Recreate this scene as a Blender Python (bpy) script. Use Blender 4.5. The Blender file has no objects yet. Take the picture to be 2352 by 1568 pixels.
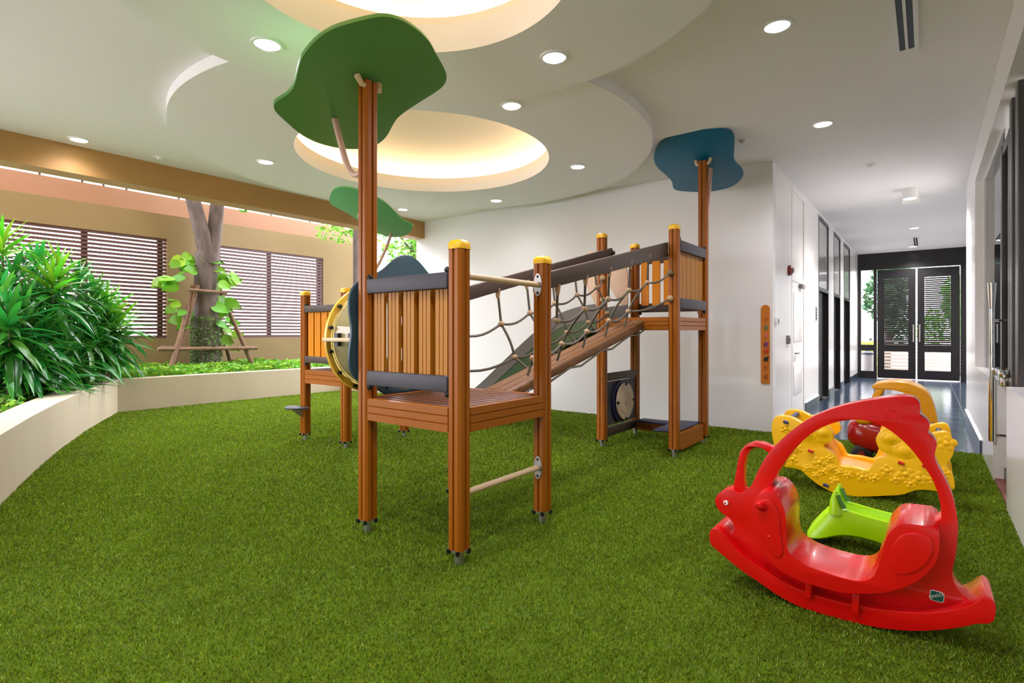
import bpy, bmesh, math, random
import numpy as np
from mathutils import Vector, Matrix
from mathutils.geometry import tessellate_polygon
S = bpy.context.scene
COL = S.collection
random.seed(7)
PI = math.pi
# ---------------------------------------------------------------- camera
F, HY, CX, H = 1250.0, 762.0, 1176.0, 1.3          # focal length (px), horizon row, centre column, eye height (m)
YAW = math.atan((2130 - CX) / F)
cd = bpy.data.cameras.new('camera'); cam = bpy.data.objects.new('camera', cd); COL.objects.link(cam)
cam.location = (0, 0, H); cam.rotation_euler = (PI / 2, 0, YAW)
cd.sensor_width = 36; cd.lens = F / 2352 * 36; cd.shift_y = -(784 - HY) / 2352; cd.clip_start = .02; cd.clip_end = 200
S.camera = cam
# ---------------------------------------------------------------- world: bright overcast sky
W = bpy.data.worlds.new('world'); S.world = W; W.use_nodes = True
bg = W.node_tree.nodes['Background']; bg.inputs[0].default_value = (.91, .9, 1, 1); bg.inputs[1].default_value = 6.0
S.view_settings.view_transform = 'Standard'; S.view_settings.look = 'None'
S.view_settings.exposure = 0.8; S.view_settings.gamma = 1; S.view_settings.use_curve_mapping = False
LAMP = 105.0       # watts of a ceiling downlight
COVE = 7.0       # emission strength of the cove strips
# ---------------------------------------------------------------- photo rays to places in the room
_c, _s = math.cos(YAW), math.sin(YAW)
def ray(x, y):
    u = (x - CX) / F; v = -(y - HY) / F
    return (u * _c - _s, u * _s + _c, v)
def on_z(x, y, z): r = ray(x, y); t = (z - H) / r[2]; return Vector((r[0] * t, r[1] * t, z))
def on_x(x, y, X): r = ray(x, y); t = X / r[0]; return Vector((X, r[1] * t, H + r[2] * t))
def on_y(x, y, Y): r = ray(x, y); t = Y / r[1]; return Vector((r[0] * t, Y, H + r[2] * t))
# ---------------------------------------------------------------- materials
def lin(r, g, b):
    f = lambda v: (v / 255 / 12.92) if v / 255 <= .04045 else ((v / 255 + .055) / 1.055) ** 2.4
    return (f(r), f(g), f(b), 1)
M = {}
def mat(name, col, rough=.5, metal=0, spec=.5, noise=None, bump=None, emit=None, coat=0, rand=None, sheen=0, transl=0):
    """noise=(scale, amount), bump=(scale, strength), rand='object'|'island' with amount"""
    m = bpy.data.materials.new(name); m.use_nodes = True; nt = m.node_tree; p = nt.nodes['Principled BSDF']
    c = lin(*col)
    p.inputs['Base Color'].default_value = c; p.inputs['Roughness'].default_value = rough
    p.inputs['Metallic'].default_value = metal; p.inputs['Specular IOR Level'].default_value = spec
    p.inputs['Coat Weight'].default_value = coat; p.inputs['Coat Roughness'].default_value = .08
    src = None
    if noise or rand:
        hsv = nt.nodes.new('ShaderNodeHueSaturation'); hsv.inputs['Color'].default_value = c
        fac = None
        if noise:
            tc = nt.nodes.new('ShaderNodeTexCoord'); n = nt.nodes.new('ShaderNodeTexNoise'); n.inputs['Scale'].default_value = noise[0]; n.inputs['Detail'].default_value = 5
            if len(noise) > 2:
                mp = nt.nodes.new('ShaderNodeMapping'); mp.inputs['Scale'].default_value = noise[2]
                nt.links.new(tc.outputs['Object'], mp.inputs[0]); nt.links.new(mp.outputs[0], n.inputs[0])
            else: nt.links.new(tc.outputs['Object'], n.inputs[0])
            mr = nt.nodes.new('ShaderNodeMapRange'); mr.inputs['From Min'].default_value = .3; mr.inputs['From Max'].default_value = .7
            mr.inputs['To Min'].default_value = 1 - noise[1]; mr.inputs['To Max'].default_value = 1 + noise[1]
            nt.links.new(n.outputs[0], mr.inputs[0]); fac = mr.outputs[0]
        if rand:
            if rand[0] == 'object': ri = nt.nodes.new('ShaderNodeObjectInfo'); ro = ri.outputs['Random']
            else: ri = nt.nodes.new('ShaderNodeNewGeometry'); ro = ri.outputs['Random Per Island']
            m2 = nt.nodes.new('ShaderNodeMapRange'); m2.inputs['To Min'].default_value = 1 - rand[1]; m2.inputs['To Max'].default_value = 1 + rand[1]
            nt.links.new(ro, m2.inputs[0])
            m3 = nt.nodes.new('ShaderNodeMapRange'); m3.inputs['To Min'].default_value = .5 - rand[2]; m3.inputs['To Max'].default_value = .5 + rand[2]
            wn = nt.nodes.new('ShaderNodeTexWhiteNoise'); wn.noise_dimensions = '1D'
            nt.links.new(ro, wn.inputs['W']); nt.links.new(wn.outputs[0], m3.inputs[0]); nt.links.new(m3.outputs[0], hsv.inputs['Hue'])
            if fac is not None:
                mu = nt.nodes.new('ShaderNodeMath'); mu.operation = 'MULTIPLY'; nt.links.new(fac, mu.inputs[0]); nt.links.new(m2.outputs[0], mu.inputs[1]); fac = mu.outputs[0]
            else: fac = m2.outputs[0]
        nt.links.new(fac, hsv.inputs['Value']); nt.links.new(hsv.outputs[0], p.inputs['Base Color']); src = hsv.outputs[0]
    if bump:
        tc = nt.nodes.new('ShaderNodeTexCoord'); n = nt.nodes.new('ShaderNodeTexNoise'); n.inputs['Scale'].default_value = bump[0]; n.inputs['Detail'].default_value = 4
        b = nt.nodes.new('ShaderNodeBump'); b.inputs['Strength'].default_value = bump[1]; b.inputs['Distance'].default_value = .01
        nt.links.new(tc.outputs['Object'], n.inputs[0]); nt.links.new(n.outputs[0], b.inputs['Height']); nt.links.new(b.outputs[0], p.inputs['Normal'])
    if transl:
        tr = nt.nodes.new('ShaderNodeBsdfTranslucent'); mx = nt.nodes.new('ShaderNodeMixShader'); mx.inputs[0].default_value = transl
        if src: nt.links.new(src, tr.inputs[0])
        else: tr.inputs[0].default_value = c
        nt.links.new(p.outputs[0], mx.inputs[1]); nt.links.new(tr.outputs[0], mx.inputs[2]); nt.links.new(mx.outputs[0], nt.nodes['Material Output'].inputs[0])
    if emit:
        p.inputs['Emission Color'].default_value = c; p.inputs['Emission Strength'].default_value = emit
    M[name] = m
    return m
def glass(name, tint=(255, 255, 255), rough=.0, refl=1.0, body=0.0, bodycol=None):
    m = bpy.data.materials.new(name); m.use_nodes = True; nt = m.node_tree; nt.nodes.remove(nt.nodes['Principled BSDF'])
    t = nt.nodes.new('ShaderNodeBsdfTransparent'); t.inputs[0].default_value = lin(*tint)
    g = nt.nodes.new('ShaderNodeBsdfGlossy'); g.inputs['Roughness'].default_value = rough
    f = nt.nodes.new('ShaderNodeFresnel'); f.inputs[0].default_value = 1.5
    mx = nt.nodes.new('ShaderNodeMixShader'); nt.links.new(f.outputs[0], mx.inputs[0]); nt.links.new(g.outputs[0], mx.inputs[2])
    if body:
        d = nt.nodes.new('ShaderNodeBsdfDiffuse'); d.inputs[0].default_value = lin(*bodycol)
        m2 = nt.nodes.new('ShaderNodeMixShader'); m2.inputs[0].default_value = body
        nt.links.new(t.outputs[0], m2.inputs[1]); nt.links.new(d.outputs[0], m2.inputs[2]); nt.links.new(m2.outputs[0], mx.inputs[1])
    else: nt.links.new(t.outputs[0], mx.inputs[1])
    nt.links.new(mx.outputs[0], nt.nodes['Material Output'].inputs[0]); M[name] = m
    return m
mat('wall', (240, 238, 236), .55, bump=(60, .03))
mat('wall_gloss', (240, 237, 234), .22)
mat('ceiling', (240, 238, 236), .7)
mat('disc', (242, 240, 238), .7)
mat('dome', (246, 238, 226), .7)
mat('beam', (186, 142, 82), .6, noise=(2.5, .05))
mat('garden_wall', (128, 106, 66), .65, noise=(1.2, .05))
mat('parapet', (150, 110, 84), .7)
mat('planter', (192, 178, 152), .55, noise=(1.6, .06, (1, 1, .4)), bump=(30, .05))
mat('turf_base', (78, 98, 18), .9, spec=.1, noise=(6, .25))
mat('turf', (120, 144, 24), .42, spec=.4, noise=(1.4, .10), rand=('island', .5, .035), transl=.25)
mat('soil', (70, 52, 36), .95, noise=(8, .3))
mat('tile', (62, 74, 92), .14, spec=.7, noise=(2.2, .3), bump=(7, .25), rand=('object', .2, .01))
mat('grout', (120, 126, 132), .6)
mat('post', (152, 84, 8), .38, noise=(3, .03, (6, 6, .5)), spec=.3)
mat('plank', (100, 56, 30), .42, spec=.3, noise=(4, .12, (1, 8, 8)))
mat('slat', (174, 114, 22), .45, spec=.3, noise=(3, .03, (8, 8, .6)))
mat('slat_orange', (222, 138, 4), .45, spec=.25)
mat('grey_board', (72, 69, 74), .5, spec=.3, noise=(2, .06))
mat('brown_board', (76, 62, 52), .5, spec=.3, noise=(2, .06))
mat('cap', (242, 186, 16), .4)
mat('steel', (176, 172, 166), .35, metal=.8)
mat('chrome', (225, 225, 225), .08, metal=1)
mat('brass_pin', (214, 186, 140), .4)
mat('bar', (206, 178, 138), .4)
mat('bracket_pink', (214, 176, 156), .4)
mat('black', (16, 16, 18), .45)
mat('green_board', (92, 150, 78), .42, noise=(2, .04))
mat('green_board_light', (92, 164, 106), .42)
mat('blue_board', (6, 100, 134), .4)
mat('teal_board', (34, 66, 76), .42)
mat('slide_board', (112, 106, 102), .5, spec=.3)
mat('peach', (214, 182, 150), .5)
mat('slide_green', (62, 84, 54), .4)
mat('rope', (96, 88, 74), .8, bump=(200, .5))
mat('knot', (172, 142, 104), .65)
mat('ramp', (106, 66, 22), .6, noise=(5, .18, (8, 1, 8)), bump=(40, .2))
mat('navy', (28, 32, 62), .5)
mat('drum', (206, 184, 150), .45)
mat('yellow_rim', (226, 178, 60), .35)
glass('acrylic', (238, 226, 170), .05, body=.35, bodycol=(232, 214, 150))
mat('red', (216, 5, 10), .24, spec=.5, coat=.2)
mat('yellow', (255, 194, 0), .36)
mat('yellow_seat', (236, 156, 8), .4)
mat('car_red', (170, 16, 16), .2, coat=.3)
mat('car_yellow', (236, 162, 6), .32)
mat('lime', (168, 224, 8), .26)
mat('lime_dark', (70, 130, 40), .4)
mat('slot_red', (206, 40, 18), .4)
mat('slot_blue', (30, 50, 110), .4)
mat('white', (240, 240, 238), .4)
mat('sticker', (12, 96, 82), .35)
mat('louvre', (84, 54, 50), .5)
mat('door_black', (22, 20, 22), .3)
mat('frame_dark', (66, 64, 60), .35, metal=.3)
mat('transom', (168, 166, 164), .12, spec=.8)
glass('glass'); glass('glass_dim', (205, 212, 210))
mat('leaf', (52, 128, 40), .22, spec=.6, rand=('object', .5, .03), transl=.35)
mat('leaf_young', (104, 168, 34), .36, rand=('object', .3, .03), transl=.35)
mat('pothos', (120, 170, 40), .4, rand=('object', .3, .03), transl=.4)
mat('cover', (120, 172, 44), .5, rand=('island', .45, .04), transl=.3)
mat('foliage', (112, 168, 52), .5, rand=('island', .5, .03), transl=.4)
mat('foliage_dark', (54, 96, 52), .5, rand=('island', .5, .03), transl=.3)
mat('hedge', (206, 206, 40), .5, rand=('island', .4, .03), transl=.3)
mat('vine', (96, 128, 60), .6, rand=('island', .5, .03), transl=.2)
mat('cane', (108, 84, 60), .8, noise=(20, .2))
mat('bark', (90, 78, 72), .9, noise=(9, .35, (1, 1, .35)), bump=(26, .8))
mat('stake', (118, 90, 68), .85, noise=(14, .25), bump=(50, .4))
mat('lens', (255, 250, 240), .4, emit=9)
mat('strip', (255, 226, 188), .4, emit=COVE)
mat('chart', (206, 120, 34), .55, noise=(3, .05))
mat('alarm', (120, 24, 20), .4)
mat('grey_plastic', (130, 126, 124), .5)
mat('plaza', (216, 212, 206), .8)
mat('asphalt', (112, 110, 106), .85, noise=(1, .1))
mat('fence', (150, 138, 126), .7)
mat('facade', (236, 238, 240), .8)
mat('dirt_mat', (112, 66, 50), .9)
# ---------------------------------------------------------------- mesh helpers
class MB:
    def __init__(s): s.v = []; s.f = []
    def add(s, v, f):
        n = len(s.v); s.v += [tuple(p) for p in v]; s.f += [tuple(i + n for i in q) for q in f]; return s
    def box(s, x0, x1, y0, y1, z0, z1):
        return s.add([(x0, y0, z0), (x1, y0, z0), (x1, y1, z0), (x0, y1, z0), (x0, y0, z1), (x1, y0, z1), (x1, y1, z1), (x0, y1, z1)],
                     [(3, 2, 1, 0), (4, 5, 6, 7), (0, 1, 5, 4), (1, 2, 6, 5), (2, 3, 7, 6), (3, 0, 4, 7)])
    def prism(s, poly, fn, d0, d1, holes=()):
        """2-D outline poly (u,v) with holes, swept from d0 to d1; fn(u,v,d) -> xyz"""
        loops = [list(poly)] + [list(h) for h in holes]
        flat = [p for l in loops for p in l]; n = len(flat)
        tris = tessellate_polygon([[Vector((a, b, 0)) for a, b in l] for l in loops])
        v = [fn(a, b, d0) for a, b in flat] + [fn(a, b, d1) for a, b in flat]
        f = [tuple(t) for t in tris] + [tuple(i + n for i in reversed(t)) for t in tris]
        k = 0
        for l in loops:
            m = len(l)
            for i in range(m): f.append((k + i, k + (i + 1) % m, n + k + (i + 1) % m, n + k + i))
            k += m
        return s.add(v, f)
    def tube(s, pts, r, n=8, closed=False):
        pts = [Vector(p) for p in pts]; m = len(pts); rr = r if isinstance(r, (list, tuple)) else [r] * m
        v = []; up = None
        for i in range(m):
            a = pts[i - 1] if (i or closed) else pts[i]; b = pts[(i + 1) % m] if (i < m - 1 or closed) else pts[i]
            t = (b - a).normalized()
            if up is None: up = t.orthogonal().normalized()
            up = (up - t * up.dot(t)).normalized(); w = t.cross(up)
            for k in range(n):
                a_ = 2 * PI * k / n; v.append(pts[i] + (up * math.cos(a_) + w * math.sin(a_)) * rr[i])
        f = []
        for i in range(m if closed else m - 1):
            j = (i + 1) % m
            for k in range(n): f.append((i * n + k, i * n + (k + 1) % n, j * n + (k + 1) % n, j * n + k))
        if not closed: f.append(tuple(reversed(range(n)))); f.append(tuple(range((m - 1) * n, m * n)))
        return s.add(v, f)
    def lathe(s, prof, c, n=48, axis='z', a0=0, a1=2 * PI):
        full = abs(a1 - a0 - 2 * PI) < 1e-6; k = n if full else n + 1
        v = []
        for i in range(k):
            a = a0 + (a1 - a0) * i / n; ca, sa = math.cos(a), math.sin(a)
            for r, h in prof:
                if axis == 'z': v.append((c[0] + r * ca, c[1] + r * sa, c[2] + h))
                elif axis == 'x': v.append((c[0] + h, c[1] + r * ca, c[2] + r * sa))
                else: v.append((c[0] + r * sa, c[1] + h, c[2] + r * ca))
        m = len(prof); f = []
        for i in range(n):
            j = (i + 1) % k
            for q in range(m - 1): f.append((i * m + q, j * m + q, j * m + q + 1, i * m + q + 1))
        return s.add(v, f)
    def ball(s, c, r, nu=12, nv=8):
        r = r if isinstance(r, tuple) else (r, r, r); v = [(c[0], c[1], c[2] + r[2])]; f = []
        for i in range(1, nv):
            p = PI * i / nv
            for k in range(nu): a = 2 * PI * k / nu; v.append((c[0] + r[0] * math.sin(p) * math.cos(a), c[1] + r[1] * math.sin(p) * math.sin(a), c[2] + r[2] * math.cos(p)))
        v.append((c[0], c[1], c[2] - r[2])); L = len(v) - 1
        for k in range(nu): f.append((0, 1 + k, 1 + (k + 1) % nu)); f.append((L, L - nu + (k + 1) % nu, L - nu + k))
        for i in range(nv - 2):
            for k in range(nu): a = 1 + i * nu; f.append((a + k, a + nu + k, a + nu + (k + 1) % nu, a + (k + 1) % nu))
        return s.add(v, f)
    def loft(s, secs, closed_u=True, caps=True):
        n = len(secs[0]); v = [p for q in secs for p in q]; f = []
        for i in range(len(secs) - 1):
            for k in range(n if closed_u else n - 1): f.append((i * n + k, i * n + (k + 1) % n, (i + 1) * n + (k + 1) % n, (i + 1) * n + k))
        if caps: f.append(tuple(reversed(range(n)))); f.append(tuple(range((len(secs) - 1) * n, len(secs) * n)))
        return s.add(v, f)
ORG = {}
def tag(o, label=None, cat=None, group=None, kind=None):
    if label: o['label'] = label
    if cat: o['category'] = cat
    if group: o['group'] = group
    if kind: o['kind'] = kind
    return o
def root(name, loc, label, cat, group=None, kind=None):
    o = bpy.data.objects.new(name, None); o.empty_display_size = .1; COL.objects.link(o); o.location = loc; ORG[o.name] = Vector(loc)
    return tag(o, label, cat, group, kind)
def mesh_of(name, mb, m, smooth=None, org=(0, 0, 0)):
    me = bpy.data.meshes.new(name); ox, oy, oz = org
    me.from_pydata([(a - ox, b - oy, c - oz) for a, b, c in mb.v], [], mb.f)
    bm = bmesh.new(); bm.from_mesh(me); bmesh.ops.recalc_face_normals(bm, faces=bm.faces); bm.to_mesh(me); bm.free()
    me.materials.append(M[m] if isinstance(m, str) else m)
    if smooth is not None:
        me.polygons.foreach_set('use_smooth', [True] * len(me.polygons)); me.set_sharp_from_angle(angle=math.radians(smooth))
    return me
def obj(name, mb, m, parent=None, smooth=None, bevel=None, seg=2, at=None):
    """one mesh object; verts of mb are in room metres; at = own origin of a top-level mesh"""
    org = ORG[parent.name] if parent else Vector(at if at else (0, 0, 0))
    o = bpy.data.objects.new(name, mesh_of(name, mb, m, smooth, org)); COL.objects.link(o)
    if parent: o.parent = parent
    else: o.location = org
    ORG[o.name] = org
    if bevel:
        b = o.modifiers.new('bevel', 'BEVEL'); b.width = bevel; b.segments = seg; b.limit_method = 'ANGLE'; b.angle_limit = math.radians(40)
        o.data.polygons.foreach_set('use_smooth', [True] * len(o.data.polygons))
    return o
def inst(name, me, parent, loc, rot=(0, 0, 0), scale=(1, 1, 1), matrix=None):
    """an object that shares mesh data; loc in room metres"""
    o = bpy.data.objects.new(name, me); COL.objects.link(o); org = ORG[parent.name] if parent else Vector((0, 0, 0))
    if parent: o.parent = parent
    if matrix is not None: o.matrix_local = Matrix.Translation(-org) @ matrix
    else: o.location = Vector(loc) - org; o.rotation_euler = rot; o.scale = scale
    ORG[o.name] = org
    return o
def struct(name, mb, m, parent=None, **k):
    o = obj(name, mb, m, parent, **k)
    if not parent: o['kind'] = 'structure'
    return o
def box(*a): return MB().box(*a)
def circle(cx, cy, r, n=64): return [(cx + r * math.cos(2 * PI * i / n), cy + r * math.sin(2 * PI * i / n)) for i in range(n)]
XY = lambda u, v, d: (u, v, d)
XZ = lambda u, v, d: (u, d, v)
YZ = lambda u, v, d: (d, u, v)
def smooth_loop(pts, it=2, closed=True):
    for _ in range(it):
        out = []; n = len(pts)
        for i in range(n if closed else n - 1):
            a, b = pts[i], pts[(i + 1) % n]
            out += [tuple(a[k] * .75 + b[k] * .25 for k in range(len(a))), tuple(a[k] * .25 + b[k] * .75 for k in range(len(a)))]
        if not closed: out = [pts[0]] + out + [pts[-1]]
        pts = out
    return pts
def crop(pts, ox, oy, sc): return [(ox + sc * a, oy + sc * b) for a, b in pts]
# ================================================================ STRUCTURE
CEIL = 3.5; YB = 7.6; XL = -8.0; XR = .46; XC = -1.58; YE = 18.3
D2 = (-4.87, 4.65); D1 = (-2.26, 1.97)
# --- turf floor
turf_poly = []
plan_front = [(-3.4, -3.2), (-3.9, -1.2), (-4.6, .2), (-5.5, .91), (-6.45, 1.27), (-7.5, 1.7), (-8.7, 2.25), (-9.5, 2.66), (-10.36, 3.11), (-10.36, 5.5), (-10.3, 7.35), (-8.24, 7.6)]
plan_back = [(-4.6, -3.2), (-5.2, -1.2), (-5.9, .35), (-6.7, 1.05), (-7.4, 1.32), (-8.2, 1.66), (-9.1, 2.08), (-9.9, 2.47), (-10.66, 2.9), (-10.66, 5.5), (-10.6, 7.65), (-8.24, 7.9)]
floor_poly = plan_front + [(XR + .4, YB), (XR + .4, -3.2)]
fl = struct('floor', MB().prism([(XR + .12, -3.2), (XR + .12, YB), (XC, YB), (XC, YB + .02)] + list(reversed(plan_front)), XY, -.1, 0), 'turf_base')
# grass blades as real geometry
def blades():
    rng = np.random.default_rng(3)
    X0, X1, Y0, Y1 = -10.4, XR, -.2, YB
    def inside(x, y):
        p = np.array(plan_front + [(XR, YB), (XR, -3.2)]); res = np.zeros(len(x), bool); j = len(p) - 1
        for i in range(len(p)):
            a, b = p[i], p[j]; cnd = ((a[1] > y) != (b[1] > y)) & (x < (b[0] - a[0]) * (y - a[1]) / (b[1] - a[1] + 1e-12) + a[0]); res ^= cnd; j = i
        return res
    n = 1500000
    x = rng.uniform(X0, X1, n); y = rng.uniform(Y0, Y1, n)
    d = -_s * x + _c * y; u = _c * x + _s * y
    dens = np.clip(1.25 / np.maximum(d, .8) ** 1.0 * 1.9, .18, 1)
    k = inside(x, y) & (d > 1.3) & (np.abs(u) < d * 1.05 + .4) & (rng.uniform(0, 1, n) < dens)
    x, y, d = x[k], y[k], d[k]; n = len(x)
    sc = np.clip(d / 3.0, .9, 2.4)
    h = rng.uniform(.010, .019, n) * np.clip(sc, .9, 1.15); w = rng.uniform(.0016, .0026, n) * sc
    a = rng.uniform(0, 2 * PI, n); ln = rng.uniform(.004, .016, n); la = rng.uniform(0, 2 * PI, n)
    bx, by = np.cos(a) * w, np.sin(a) * w; tx, ty = np.cos(la) * ln, np.sin(la) * ln
    z0 = np.zeros(n)
    V = np.stack([np.stack([x - bx, y - by, z0], 1), np.stack([x + bx, y + by, z0], 1),
                  np.stack([x + bx * .8 + tx * .4, y + by * .8 + ty * .4, h * .65], 1), np.stack([x + tx, y + ty, h], 1),
                  np.stack([x - bx * .8 + tx * .4, y - by * .8 + ty * .4, h * .65], 1)], 1).reshape(-1, 3)
    me = bpy.data.meshes.new('turf_blades'); me.vertices.add(len(V)); me.vertices.foreach_set('co', V.astype(np.float32).ravel())
    me.loops.add(n * 5); me.loops.foreach_set('vertex_index', np.arange(n * 5, dtype=np.int32))
    me.polygons.add(n); me.polygons.foreach_set('loop_start', np.arange(0, n * 5, 5, dtype=np.int32)); me.polygons.foreach_set('loop_total', np.full(n, 5, dtype=np.int32))
    me.update(); me.materials.append(M['turf']); return me
to = bpy.data.objects.new('artificial_turf', blades()); COL.objects.link(to)
tag(to, 'short green artificial grass pile covering the playroom floor', 'turf', kind='stuff')
# --- corridor floor: dark polished tiles
cf = struct('floor_corridor', box(XC, 1.3, YB, YE, -.1, -.006), 'grout')
tile_me = mesh_of('tile', box(-.252, .252, -.297, .297, -.03, 0), 'tile')
yy = YB + .3
while yy < YE - .1:
    for i in range(5):
        cxx = XC + .255 + .51 * i
        if cxx > .46 and yy < 10.6: continue
        inst('tile', tile_me, cf, (cxx, yy, .0))
    yy += .6
# --- ceiling
hol = [circle(D1[0], D1[1], 1.22), circle(D2[0], D2[1], 1.74)]
ce = struct('ceiling', MB().prism([(XL - .3, -3.2), (XR + .3, -3.2), (XR + .3, YB + .15), (XL - .3, YB + .15)], XY, CEIL, CEIL + .12, hol), 'ceiling')
struct('ceiling_corridor', box(XC - .2, 1.5, YB + .15, YE + .2, CEIL, CEIL + .12), 'ceiling')
def soffit(name, c, R, r, zb, lip, rise):
    o = struct(name, MB().prism(circle(*c, R, 128), XY, zb, CEIL if zb > 3.35 else CEIL, [circle(*c, r, 96)]), 'disc', smooth=30)
    # inner drum wall with a lip, the hidden cove ledge and the dome
    p = [(r + .002, zb + .004), (r + .002, lip), (r + .02, lip), (r + .02, lip - .06), (r + .2, lip - .06)]
    obj('cove_wall', MB().lathe(p, (c[0], c[1], 0), 96), 'dome', o, smooth=40)
    q = [(r + .2, lip - .06), (r + .2, lip + .06)] + [((r + .2) * math.cos(t * PI / 2 / 12), lip + .06 + rise * math.sin(t * PI / 2 / 12)) for t in range(1, 12)] + [(.001, lip + .06 + rise)]
    obj('dome', MB().lathe(q, (c[0], c[1], 0), 96), 'dome', o, smooth=40)
    ring = [(c[0] + (r + .11) * math.cos(2 * PI * i / 96), c[1] + (r + .11) * math.sin(2 * PI * i / 96), lip - .035) for i in range(96)]
    obj('light_strip', MB().tube(ring, .02, 6, True), 'strip', o)
soffit('trim_1', D1, 1.85, .96, 3.3, 3.55, .3)
soffit('trim_2', D2, 2.68, 1.5, 3.4, 3.6, .34)
# --- beam over the open garden side
struct('trim_3', box(XL - .3, XL, -3.2, YB, 3.17, CEIL), 'beam')
struct('sky_shade_wall', box(XL - .3, XL, -3.2, YB + .15, CEIL, 13), 'garden_wall')  # unseen upper wall, added to cut the sky light on the garden
# --- walls
struct('wall_back', box(-8.24, XC, YB, YB + .15, 0, CEIL), 'wall')
struct('wall_front', MB().box(-8.3, XR + .3, -3.3, -3.2, 0, .4).box(-8.3, XR + .3, -3.3, -3.2, 2.3, CEIL).box(-8.3, -7.9, -3.3, -3.2, .4, 2.3).box(-3.4, XR + .3, -3.3, -3.2, .4, 2.3), 'wall')
struct('window_8', box(-7.9, -3.4, -3.26, -3.25, .4, 2.3), 'glass')  # window added behind the camera to let in fill daylight
# corridor left wall with four door recesses
wl = MB(); doors = [(8.82, 9.86, 'w'), (11.3, 12.56, 'k'), (13.33, 14.42, 'k'), (15.07, 16.35, 'k')]
y0 = YB + .15
for a, b, k in doors + [(YE, YE, '')]:
    wl.box(XC - .15, XC, y0, a, 0, CEIL); y0 = b
for a, b, k in doors: wl.box(XC - .15, XC, a, b, 3.44, CEIL)
struct('wall_left', wl, 'wall_gloss')
struct('light_leak_backing', box(XC - .24, XC - .155, YB + .15, YE + .12, -.1, CEIL), 'door_black')  # unseen backing, added to block light leaking in around the doors
bb = MB()
for a, b in [(YB, 8.8), (9.9, 11.28), (12.6, 13.3), (14.46, 15.04), (16.4, YE)]: bb.box(XC, XC + .018, a, b, 0, .145)
struct('baseboard_left', bb, 'tile')
for i, (a, b, k) in enumerate(doors):
    white = k == 'w'; fm = 'wall_gloss' if white else 'door_black'
    r = root('door_%d' % (i + 1), (XC, (a + b) / 2, 0), None, None, kind='structure')
    dx = .07 if white else 0
    obj('leaf', box(XC - .12 + dx, XC - .08 + dx, a + .04, b - .04, .01, 2.06), 'wall_gloss' if white else 'door_black', r)
    obj('frame', MB().box(XC - .15, XC + .004, a, a + .05, 0, 3.44).box(XC - .15, XC + .004, b - .05, b, 0, 3.44).box(XC - .15, XC + .004, a + .05, b - .05, 3.38, 3.44).box(XC - .15, XC + .004, a + .05, b - .05, 2.06, 2.13), fm, r)
    obj('transom_panel', box(XC - .05, XC - .012, a + .05, b - .05, 2.13, 3.38), 'wall_gloss' if white else 'transom', r)
    if white:
        for z0, z1 in [(1.15, 1.9), (.35, .8)]: obj('panel', box(XC - .015, XC - .002, a + .2, b - .2, z0, z1), 'wall_gloss', r, bevel=.01)
        obj('lock_plate', box(XC - .012, XC + .004, a + .1, a + .34, .88, 1.08), 'white', r)
        obj('lever', MB().tube([(XC - .005, a + .2, .98), (XC + .045, a + .2, .98), (XC + .045, a + .34, .98)], .012, 8), 'chrome', r, smooth=40)
        obj('closer', box(XC - .012, XC + .05, a + .6, a + .85, 1.98, 2.04), 'grey_plastic', r)
    elif i == 2:
        obj('lever', MB().tube([(XC - .08, a + .25, .95), (XC - .02, a + .25, .95), (XC - .02, a + .4, .95)], .014, 8).box(XC - .085, XC - .07, a + .2, a + .3, .82, 1.12), 'chrome', r, smooth=40)
# end wall with the double doors
GD = struct('wall_end', MB().box(-1.75, 1.4, YE, YE + .12, 3.04, CEIL).box(-1.75, -1.5, YE, YE + .12, 0, 3.04).box(-1.2, -1.125, YE, YE + .12, 0, 3.04).box(.685, .8, YE, YE + .12, 0, 3.04).box(1.1, 1.4, YE, YE + .12, 0, 3.04)
            .box(-1.5, -1.2, YE, YE + .12, 0, .2).box(-1.5, -1.2, YE, YE + .12, .77, .94).box(.8, 1.1, YE, YE + .12, 0, .2), 'door_black')
for i, (x0, x1, z0, z1) in enumerate([(-1.5, -1.2, .2, .77), (-1.5, -1.2, .94, 3.04), (.8, 1.1, .2, 3.04)]):
    r = struct('window_%d' % (i + 3), box(x0, x1, YE + .05, YE + .058, z0, z1), 'glass')
slat_me = mesh_of('slat', box(-.27, .27, -.02, .02, -.021, .021), 'door_black')
for i, (x0, x1, g0, g1, hx) in enumerate([(-1.11, -.252, -.952, -.414, -.3), (-.215, .674, -.056, .489, -.165)]):
    r = root('door_%d' % (i + 5), ((x0 + x1) / 2, YE, 0), None, None, kind='structure')
    obj('leaf', MB().prism([(x0, .02), (x1, .02), (x1, 3.02), (x0, 3.02)], XZ, YE + .03, YE + .08, [[(g0, .26), (g1, .26), (g1, .76), (g0, .76)], [(g0, .94), (g1, .94), (g1, 2.77), (g0, 2.77)]]), 'door_black', r)
    obj('pane', box(g0, g1, YE + .062, YE + .068, .26, .76), 'glass', r)
    obj('pane', box(g0, g1, YE + .062, YE + .068, .94, 2.77), 'glass', r)
    for k in range(34): inst('slat', slat_me, r, ((g0 + g1) / 2, YE + .03, .967 + k * .0535))
    obj('handle', MB().tube([(hx, YE + .03, 1.08), (hx, YE - .05, 1.08), (hx, YE - .05, 1.03), (hx, YE - .05, 1.5), (hx, YE - .05, 1.45), (hx, YE + .03, 1.45)], .017, 8), 'steel', r, smooth=40)
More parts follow.
